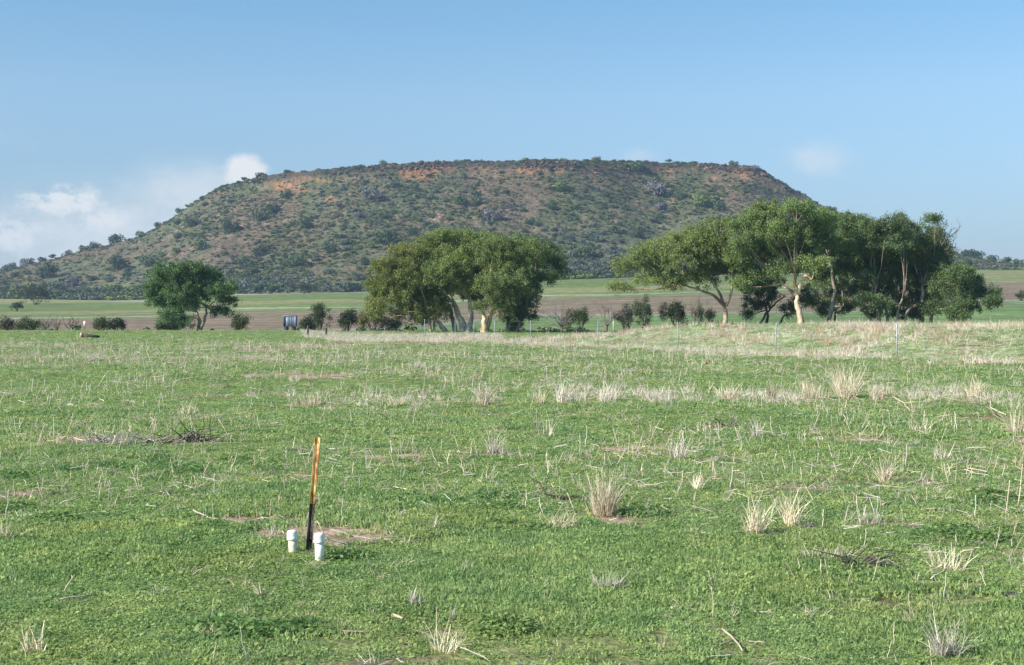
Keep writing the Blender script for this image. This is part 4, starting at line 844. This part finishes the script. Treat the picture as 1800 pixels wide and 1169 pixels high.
def small_white_post():
    p = hit(414, 577); mb = MB(); tube(mb, [(0, 0, -.1), (0, 0, .75)], [.035, .03], 8, True); tag(mb.build('white_post', M['steel'], loc=p), 'thin pale post standing in front of the bush right of the lone gum', 'post')
    for px, py, h, lab in ((1078, 560, 9, 'tiny white stake among the bushes in the gap between the groves'),):
        y = 150; x = (px-900)/FPX*y; g = hz(x, y); H = CAMH+(HOR-py+h)/FPX*y-g; mb = MB(); box(mb, -.035, .035, -.02, .02, -.1, H*.7); tag(mb.build('white_stake', M['white'], loc=(x, y, g)), lab, 'post')
small_white_post()
M['tank'] = mat('blue_tank_steel', rough=.5, attr=False, col=(.17, .25, .38), spec=.4, noises=((2.5, (.8, .8, .8), (1.2, 1.2, 1.2), (.3, .7)),))
M['tankpale'] = mat('pale_tank_steel', rough=.5, attr=False, col=(.27, .34, .44), spec=.4)
M['dark'] = mat('dark_opening', rough=.9, attr=False, col=(.04, .05, .07))
def tank():
    y = 140; x0 = (499-900)/FPX*y; x1 = (521-900)/FPX*y; zt = CAMH+(HOR-556)/FPX*y; zb = CAMH+(HOR-574)/FPX*y; g = hz((x0+x1)/2, y)
    root = empty('blue_tank', ((x0+x1)/2, y, g)); tag(root, 'small blue-grey ribbed tank on a stand left of the gate posts', 'tank'); w = (x1-x0)/2; a = zb-g; b = zt-g
    mb = MB(); box(mb, -w, w, -.45, .45, a, b); mb.build('body', M['tank'], root)
    mb = MB(); box(mb, -w*.98, -w*.62, -.47, -.452, a+.05, b-.05); mb.build('door', M['dark'], root)
    for k in range(5): mb = MB(); xx = -w*.35+k*w*.26; box(mb, xx, xx+.06, -.49, -.452, a+.03, b-.03); mb.build('rib', M['tankpale'], root)
    mb = MB(); box(mb, w-.1, w+.02, -.5, .5, a-.02, b+.02); mb.build('end_frame', M['tankpale'], root)
    mb = MB(); box(mb, -w-.04, w+.04, -.52, .52, b+.022, b+.06); mb.build('roof', M['tankpale'], root)
    for sx in (-1, 1):
        for sy in (-1, 1): mb = MB(); box(mb, sx*(w-.25)-.16, sx*(w-.25)+.16, sy*.35-.05, sy*.35+.05, -.2, a-.003); mb.build('leg', M['dark'], root)
tank()
def marker():
    y = 124; x = (149-900)/FPX*y; g = hz(x, y); root = empty('marker_sign', (x, y, g)); tag(root, 'small white upright marker plate on a stake among the creek bushes', 'marker')
    zt = CAMH+(HOR-564.5)/FPX*y-g; mb = MB(); box(mb, -.09, .09, -.03, 0, zt-.42, zt); mb.build('plate', M['white'], root)
    mb = MB(); box(mb, -.02, .02, .003, .04, -.2, zt-.05); mb.build('stake', M['wood'], root)
marker()
M['log'] = mat('dead_log', rough=.9, attr=False, col=(.09, .075, .06), noises=(((3, 12, 12), (.6, .6, .6), (1.5, 1.4, 1.3), (.3, .7)),), bump=(12, .6, .05))
M['cut'] = mat('cut_wood', rough=.85, attr=False, col=(.55, .42, .28), noises=((20, (.8, .75, .7), (1.1, 1.1, 1.1), (.3, .7)),))
def log():
    p = hit(142, 595); root = empty('fallen_log', p); tag(root, 'short fallen log with a pale cut end, left part of the paddock edge', 'log'); rs = RS(5); mb = MB()
    tube(mb, [(.13, 0, .16), (.5, .05, .15), (.8, .1, .12), (1.15, .15, .1)], [.17, .15, .13, .08], 9, True, None, .1, rs); mb.build('trunk', M['log'], root)
    mb = MB(); tube(mb, [(-.03, -.02, .2), (.127, 0, .17)], [.2, .18], 10, True, None, .08, rs); mb.build('cut_end', M['cut'], root)
log()

# ------------------------------------------------------------------ the star picket and the two capped pipes
M['yellow'] = mat('rusty_yellow_paint', rough=.6, attr=False, col=(1, 1, 1), spec=.3, noises=(((30, 30, 9), (.30, .13, .04), (.60, .44, .20), (.42, .56)), ((70, 70, 30), (.8, .75, .65), (1.12, 1.1, 1.1), (.35, .6))), bump=(120, .4, .002))
M['bitumen'] = mat('black_bitumen', rough=.45, attr=False, col=(.014, .012, .010), spec=.5, noises=((40, (.6, .6, .6), (2.2, 1.7, 1.2), (.35, .7)),))
def star_picket():
    b = hit(543, 970); root = empty('star_picket', b); tag(root, 'leaning steel star picket, rusty yellow upper half and black lower half, between two white pipes', 'post')
    root.rotation_euler = (radians(-1.5), math.atan2(15, 199), radians(-8)); H = .80
    def section(z0, z1, name, m, holes=()):
        mb = MB()
        for a, ln, th in ((-150, .021, .005), (-35, .022, .005), (75, .025, .005)):
            r = radians(a); d = np.array((math.cos(r), math.sin(r))); nn = np.array((-d[1], d[0]))*th/2
            def slab(s0, s1, za, zb):
                v = [(*(d*s0+nn), za), (*(d*s0-nn), za), (*(d*s1-nn*.8), za), (*(d*s1+nn*.8), za)]; v = v+[(p, q, zb) for p, q, _ in v]
                mb.add(v, [(0, 1, 2, 3), (7, 6, 5, 4), (0, 4, 5, 1), (1, 5, 6, 2), (2, 6, 7, 3), (3, 7, 4, 0)])
            if a == -35 and holes:
                slab(0, .008, z0, z1); slab(.0155, ln, z0, z1); z = z0
                for h in holes: slab(.008, .0155, z, h-.005); z = h+.005
                slab(.008, .0155, z, z1)
            else: slab(0, ln, z0, z1)
        # the rolled bead at the tip of every flange
            tip = d*ln; tube(mb, [(tip[0], tip[1], z0), (tip[0], tip[1], z1)], [th*.62, th*.62], 6, True)
        return mb.build(name, m, root)
    section(-.15, .335, 'black_shaft', M['bitumen'], (.05, .11, .17, .23, .29)); section(.335, H, 'yellow_shaft', M['yellow'], (.39, .47, .55, .63, .71, .76))
star_picket()
M['pvc'] = mat('white_pvc', rough=.38, attr=True, col=(.90, .89, .86), spec=.5, noises=((9, (.93, .92, .88), (1.02, 1.02, 1.02), (.3, .7)),))
M['pvcdirty'] = mat('stained_pvc', rough=.5, attr=True, col=(.80, .79, .70), spec=.4, noises=(((16, 16, 8), (.80, .75, .60), (1.03, 1.03, 1.03), (.33, .6)),))
def pipe(px, py, hpx, label, body_m, lean):
    p = hit(px, py); root = empty('capped_pipe', p); tag(root, label, 'pipe', 'two white capped bore pipes beside the picket'); H = hpx/FPX*p[1]; root.rotation_euler = (0, lean, 0)
    mb = MB(); lathe(mb, [(.027, -.1), (.0305, -.1), (.0305, .012), (.0305, .03), (.0305, .06), (.0305, H-.06), (.027, H-.06)], 40, np.repeat([(.6, .5, .4), (.6, .5, .4), (.72, .64, .52), (.88, .84, .76), (1, 1, 1), (1, 1, 1), (1, 1, 1)], 40, 0)); mb.build('pipe_body', body_m, root, True)
    mb = MB(); c = H-.068; lathe(mb, [(.0308, c), (.0368, c+.001), (.0385, c+.004), (.0385, c+.016), (.0372, c+.019), (.0365, c+.022), (.0365, H-.022), (.035, H-.012), (.030, H-.005), (.020, H-.001), (.0005, H)], 40)
    mb.build('end_cap', M['pvc'], root, True)
pipe(515.5, 974, 42, 'shorter white capped pipe with yellowish stained body, left of the leaning picket', M['pvcdirty'], radians(-3))
pipe(562, 992, 52, 'taller clean white capped pipe, right of the leaning picket', M['pvc'], radians(-1))

# ------------------------------------------------------------------ individual dry tussocks
TU = [ # px, py base, height, width, blades, spread, tint, label
 (1062, 908, 78, 58, 120, .22, 's', 'tallest dense upright clump of dry grass, right of centre in the foreground'),
 (1328, 940, 72, 50, 46, .30, 's', 'tall leaning dry clump at lower right, left one of a close pair'),
 (1392, 930, 74, 40, 40, .25, 's', 'tall narrow dry clump at lower right, right one of a close pair'),
 (985, 932, 38, 80, 60, .5, 's', 'short wide brownish tuft just left of the tallest clump'),
 (1228, 864, 42, 28, 26, .25, 's', 'small upright tuft right of and behind the tallest clump'),
 (1556, 850, 44, 30, 44, .22, 's', 'compact upright tuft on green ground in the right third'),
 (1656, 808, 32, 36, 18, .5, 'g', 'small open forked tuft at right with few stems'),
 (1192, 808, 52, 42, 34, .35, 'g', 'grey tuft with thin stems at the centre right, behind the tallest clump'),
 (868, 797, 46, 40, 34, .4, 'g', 'grey feathery tuft at the centre of the paddock'),
 (833, 670, 22, 30, 40, .45, 's', 'small rounded dry tuft far off in line with the central gums'),
 (784, 673, 12, 20, 20, .5, 's', 'very small tuft left of the rounded far one'),
 (733, 644, 12, 40, 40, .5, 'g', 'low wide dry tuft near the sandy track'),
 (1329, 768, 36, 22, 30, .25, 'g', 'upright grey tuft on a bare earth spot'),
 (328, 730, 26, 54, 44, .3, 's', 'isolated pale tuft in the left half of the middle distance'),
 (553, 712, 26, 46, 44, .3, 's', 'pale tuft behind the picket, in the middle distance'),
 (695, 716, 26, 36, 34, .35, 's', 'pale tuft right of the picket top in the middle distance'),
 (852, 715, 40, 26, 50, .18, 's', 'bright narrow tuft left of the dry belt across the paddock'),
 (950, 711, 36, 22, 26, .25, 's', 'leftmost slender tuft of the dry belt at centre'),
 (988, 709, 40, 30, 48, .3, 'g', 'peaked grey tuft in the dry belt at centre'),
 (1065, 707, 30, 44, 44, .35, 'g', 'combed-over grey tuft in the dry belt right of centre'),
 (1162, 710, 32, 62, 60, .35, 'g', 'broad grey tuft in the dry belt before the dark ball-shaped bush'),
 (1285, 708, 34, 42, 70, .3, 's', 'full yellowish tuft in the dry belt below the spreading gum'),
 (1357, 704, 34, 15, 40, .12, 'w', 'narrow almost white tuft in the dry belt'),
 (1426, 702, 32, 60, 80, .3, 's', 'bushy straw tuft in the dry belt below the pale forked gum'),
 (1486, 700, 62, 54, 80, .3, 's', 'highest tuft of the dry belt with long drooping plumes'),
 (1546, 704, 26, 40, 60, .3, 's', 'low straw tuft right of the plumed one in the dry belt'),
 (1654, 695, 20, 30, 30, .4, 'g', 'small grey tuft between the belt and the right edge'),
 (1716, 699, 32, 44, 60, .35, 's', 'spiky straw tuft near the right end of the dry belt'),
 (1788, 766, 56, 56, 60, .4, 's', 'big dry tuft cut by the right edge of the picture'),
 (1615, 762, 30, 60, 24, .5, 's', 'sparse tuft of broken stems in the right middle distance'),
 (1528, 925, 44, 56, 24, .5, 'g', 'sparse forked tuft with lying stalks at lower right'),
 (1455, 990, 40, 130, 80, .9, 'g', 'sprawling grey mat of dead stems at lower right'),
 (1665, 1004, 50, 90, 40, .5, 's', 'wide open tuft of stiff stems near the lower right edge'),
 (1070, 1045, 40, 60, 60, .5, 'g', 'fine grey tuft on the bright grass below the tallest clump'),
 (955, 1040, 24, 70, 40, .8, 'g', 'low fine grey tuft left of the other fine one in the lower middle'),
 (1665, 1160, 84, 70, 44, .4, 'g', 'tuft of grey stems at the bottom edge on the right'),
 (60, 1155, 66, 56, 14, .4, 's', 'few crossing dry stems at the bottom left corner'),
 (15, 955, 46, 36, 26, .35, 's', 'upright dry tuft cut by the left edge of the picture'),
 (730, 1074, 40, 24, 24, .3, 'g', 'small grey tuft in the lower middle right of the pipes'),
 (760, 935, 36, 30, 8, .4, 's', 'three or four short pale stems right of the bare patch'),
 (1440, 780, 14, 30, 14, .4, 's', 'tiny dry tuft right of a bare spot at centre right'),
 (780, 1150, 70, 70, 20, .45, 's', 'loose crossing stems at the bottom edge, middle'),
 (1240, 760, 30, 40, 8, .3, 's', 'group of slanting broken stems left of the grey upright tuft'),
 (190, 782, 26, 130, 70, .9, 'g', 'wide flattened heap of grey dead stems at left'),
 (340, 778, 20, 60, 34, .9, 'g', 'dark-hearted heap of dead stems left of the picket'),
 (960, 770, 50, 50, 6, .25, 'g', 'three tall separate grey stems at the centre of the paddock'),
]
TC = {'s': np.array([.85, .78, .62]), 'g': np.array([.74, .71, .64]), 'w': np.array([.78, .68, .52])}
for i, (px, py, h, w, n, sp, c, lab) in enumerate(TU):
    p = hit(px, py); k = p[1]/FPX; H = h*k; W = w*k
    mb = tuft_mesh(500+i, int(n*2.3), H*(1.12 if p[1] < 22 else 1.2), sp, W*.75, np.clip(.0035+.00019*p[1], .004, .012)*(1.5 if n < 15 else 1), TC[c], .32, .85 if sp >= .8 else 0)
    o = mb.build('dry_tussock', M['straw'], loc=p); tag(o, lab, 'dry grass', 'dry grass tussocks in the paddock')
ST = [ # fallen / standing sticks: px0,py0,px1,py1, lift0, lift1 (m), r, label
 (250, 877, 305, 870, 0, .03, .006, 'long pale stick lying flat left of the picket'), (340, 912, 385, 924, .05, .0, .008, 'pale bent stick lying at lower left of the picket, curved at one end'),
 (1500, 1038, 1545, 1040, 0, .0, .010, 'upper one of two pale sticks lying together at lower right'), (1508, 1042, 1540, 1050, 0, 0, .007, 'lower one of two pale sticks lying together at lower right'),
 (1540, 858, 1592, 861, 0, .0, .009, 'long pale stick lying before the compact tuft at right'), (1702, 832, 1735, 838, .03, .03, .007, 'curved pale stick lying near the right edge'),
 (1742, 716, 1768, 732, .10, 0, .014, 'thick pale stalk leaning near the big tuft at the right edge'), (1732, 728, 1765, 745, .12, 0, .012, 'tan stalk leaning just below the thick pale one at the right'),
 (1518, 890, 1545, 868, 0, .0, .008, 'slanting grey stick behind the sparse forked tuft'), (1552, 892, 1580, 884, 0, 0, .010, 'thick tan stick lying right of the sparse forked tuft'),
 (1515, 792, 1542, 764, 0, 0, .008, 'slanting tan stick in the right middle distance'), (1253, 1092, 1250, 1092, 0, .17, .004, 'single upright pale stem at the lower middle'),
 (1180, 1075, 1240, 1064, 0, 0, .008, 'tan forked stick lying at the lower middle'), (1645, 1030, 1668, 1032, 0, 0, .007, 'short pale stick lying at the lower right'),
 (72, 790, 82, 790, 0, .11, .010, 'thick slanting pale stalk at left'), (78, 884, 66, 884, 0, .16, .007, 'bent pale stalk standing at left'), (28, 878, 24, 878, 0, .15, .006, 'thin upright stalk at the far left'),
 (1570, 712, 1600, 724, .13, 0, .012, 'stalk leaning to the left in front of the dry belt'), (1660, 708, 1678, 692, 0, .0, .011, 'stalk leaning to the right in front of the dry belt'),
 (1485, 722, 1488, 722, 0, .16, .009, 'slanting stalk below the plumed tuft'), (1604, 722, 1597, 722, 0, .26, .009, 'tall stalk leaning left below the belt at right'),
 (945, 765, 943, 765, 0, .34, .008, 'left one of three tall stems at the centre'), (1768, 908, 1775, 908, 0, .28, .006, 'tall thin brown stem near the right edge'), (1790, 895, 1797, 895, 0, .36, .006, 'tall forked stem right at the edge of the picture'),
 (1100, 968, 1120, 1000, 0, 0, .004, 'grey stem lying among clover below the tallest clump'), (690, 1090, 708, 1098, 0, 0, .011, 'short thick white stick in the lower middle'), (600, 1120, 650, 1118, 0, 0, .006, 'thin stick lying near the bottom edge'),
 (130, 775, 175, 781, .02, 0, .008, 'pale stick lying across the flattened heap at left'), (540, 881, 580, 882, .01, 0, .006, 'thin stick lying behind the picket'), (1270, 1118, 1305, 1150, .01, 0, .007, 'grey stick slanting at the bottom right of middle'),
]
for i, (a, b, c, d, l0, l1, r, lab) in enumerate(ST):
    p = hit(a, b); q = hit(c, d); P0 = p+np.array((0, 0, l0+r*.8+.012)); P1 = q+np.array((0, 0, l1+r*.8+.012)); rs = RS(700+i); Lg = np.linalg.norm(P1-P0); t = np.linspace(0, 1, 7)[:, None]
    kink = rs.normal(0, .03, 3)*np.array((1, 1, .5))*Lg*2; Q = P0+(P1-P0)*t+kink*t*(1-t)*1.4+rs.normal(0, .012, (7, 3))*Lg*.35*(t > 0); Q[:, 2] = np.maximum(Q[:, 2], min(P0[2], P1[2]))
    mb = MB(); cc = np.array([.55, .48, .38])*rs.uniform(.85, 1.25); tube(mb, Q-p, np.linspace(r, r*.6, 7), 6, True, cc, .12, rs)
    if Lg > .15:
        s = Q[3]-p; tube(mb, [s, s+rs.normal(0, .3, 3)*Lg*np.array((1, 1, .3))], [r*.6, r*.25], 4, True, cc*.9)
    o = mb.build('stick', M['straw'], loc=p); tag(o, lab, 'stick', 'dry sticks and stalks in the paddock')
for i, (px, py, w, col, lab) in enumerate([(124, 715, 11, (.62, .58, .52), 'pale stone lying in the grass at left'), (1240, 641, 12, (.50, .25, .12), 'orange brown stone near the fence'), (1649, 767, 9, (.55, .48, .42), 'small pinkish stone by bare soil at right'),
        (1634, 854, 13, (.52, .44, .34), 'tan stone in green grass at right'), (1525, 992, 12, (.75, .72, .66), 'white stone beside the sprawling mat of stems'), (1430, 1004, 13, (.50, .45, .38), 'beige stone left of the sprawling mat of stems'), (111, 745, 6, (.7, .68, .62), 'tiny white stone left of the flattened heap'),
        (665, 648, 5, (.62, .50, .22), 'yellowish stone far out beside the track'), (828, 632, 5, (.62, .50, .22), 'left one of two yellowish stones near the far fence'), (836, 632, 5, (.64, .52, .24), 'right one of two yellowish stones near the far fence'), (388, 641, 5, (.55, .42, .25), 'small tan stone in the left distance'),
        (1386, 930, 7, (.6, .55, .5), 'small stone at the foot of the tall narrow clump'), (90, 1122, 8, (.62, .56, .50), 'small pale stone at bottom left'), (120, 1055, 7, (.14, .10, .07), 'small dark stone at lower left'), (1775, 1056, 30, (.03, .03, .028), 'black charred lump at the lower right edge')]):
    p = hit(px, py); me = rock_mesh(800+i, 'stone', 'stone', col, .2); s = w/FPX*p[1]/1.0; thing_mesh('stone', me, p+np.array((0, 0, s*.22)), (s, s*.8, s*.7), i*1.3, lab, 'stone', 'stones in the paddock')
def debris(px, py, W, H, n, col, lab, seed):
    p = hit(px, py); rs = RS(seed); mb = MB(); k = p[1]/FPX
    for _ in range(n):
        a = np.array((rs.normal(0, W*k*.28), rs.normal(0, W*k*.2), rs.uniform(.01, H*k*.4))); d = unit(np.array((rs.normal(0, 1), rs.normal(0, .7), rs.normal(.15, .25)))); L = rs.uniform(.12, .4); b = a+d*L; b[2] = max(b[2], .01)
        m = (a+b)/2+rs.normal(0, .03, 3); m[2] = max(m[2], .015); tube(mb, [a, m, b], [rs.uniform(.004, .011), .006, .002], 4, False, np.array(col)*rs.uniform(.6, 1.5))
    tag(mb.build('brushwood', M['straw'], loc=p), lab, 'branches', 'dead branches lying in the paddock')
debris(345, 778, 60, 18, 46, (.09, .08, .07), 'dark tangle of dead branches left of and behind the picket', 901)
debris(200, 785, 120, 16, 70, (.36, .34, .32), 'long grey scatter of dead twigs at left mid field', 902)
debris(275, 780, 60, 14, 34, (.40, .38, .35), 'small grey twig heap between the long scatter and the dark tangle', 903)
debris(1275, 753, 70, 12, 30, (.16, .15, .13), 'dark flattened twigs in front of the dry belt at right', 904)
debris(985, 882, 40, 8, 16, (.12, .11, .09), 'few dark twigs left behind the tallest dry clump', 905)
debris(1500, 1000, 60, 10, 30, (.22, .21, .19), 'dark and grey twigs under the sprawling mat at lower right', 906)
# greener broad-leaved clumps in the paddock, one in place of a pipe's shadow
def weeds():
    rs = RS(91)
    def weed(seed, n=200, R=.15, H=.05):
        r = RS(seed); mb = MB(); a = r.uniform(0, 6.28, n); d = R*np.sqrt(r.rand(n)); h = H*(1-(d/R)**2)*r.uniform(.3, 1, n)+.01; C = np.stack([d*np.cos(a), d*np.sin(a), h], 1)
        D = unit(np.stack([r.normal(0, 1, n), r.normal(0, 1, n), r.normal(0, .5, n)], 1)); W = unit(np.cross(D, unit(r.normal(0, .5, (n, 3))+np.array([0, 0, 1.])))); leaf_quads(mb, C, D, W, r.uniform(.018, .034, n), r.uniform(.012, .024, n), np.array([.25, .41, .155])*r.uniform(.7, 1.3, (n, 1))); return mb.mesh('weed', M['herb'])
    pr = protos('weed', [weed(i) for i in range(4)]); P = []
    for px, py, w, h, k in ((320, 820, 150, 22, 90), (40, 835, 60, 10, 20), (160, 988, 40, 8, 10), (25, 895, 40, 10, 14), (95, 915, 60, 12, 16), (890, 935, 45, 12, 22), (1700, 945, 60, 10, 20), (1500, 668, 60, 8, 30), (700, 885, 80, 14, 30), (880, 880, 60, 12, 22), (1150, 900, 60, 14, 20), (370, 930, 50, 10, 14), (1740, 880, 60, 14, 20), (1000, 740, 80, 8, 26), (420, 670, 120, 10, 60), (870, 1110, 60, 12, 14), (480, 1110, 80, 14, 18), (600, 985, 40, 5, 8)):  # last entry: dark leaves added as the shadow right of the taller pipe
        for _ in range(k//2): P.append(hit(rs.normal(px, w*.5), max(rs.normal(py, h*.5), 600)))
    P = np.array(P); n = len(P); scatter('clover_patches', pr, P, np.stack([0*P[:, 0], 0*P[:, 0], rs.uniform(0, 6.28, n)], 1), s3(rs.uniform(.7, 1.5, n)), rs.randint(0, 4, n), 'plants', 'darker broad-leaved clover patches swelling above the short grass')
weeds()

# ------------------------------------------------------------------ air
def haze():
    mb = MB(); box(mb, -2600, 2600, -60, 2400, -12, 118); m = bpy.data.materials.new('haze'); m.use_nodes = True; N = m.node_tree.nodes; N.remove(N['Principled BSDF'])
    v = N.new('ShaderNodeVolumePrincipled'); v.inputs['Color'].default_value = (.50, .72, 1.0, 1); v.inputs['Density'].default_value = .00023; v.inputs['Anisotropy'].default_value = .2
    m.node_tree.links.new(v.outputs[0], N['Material Output'].inputs['Volume']); tag(mb.build('haze', m), kind='stuff')
haze()
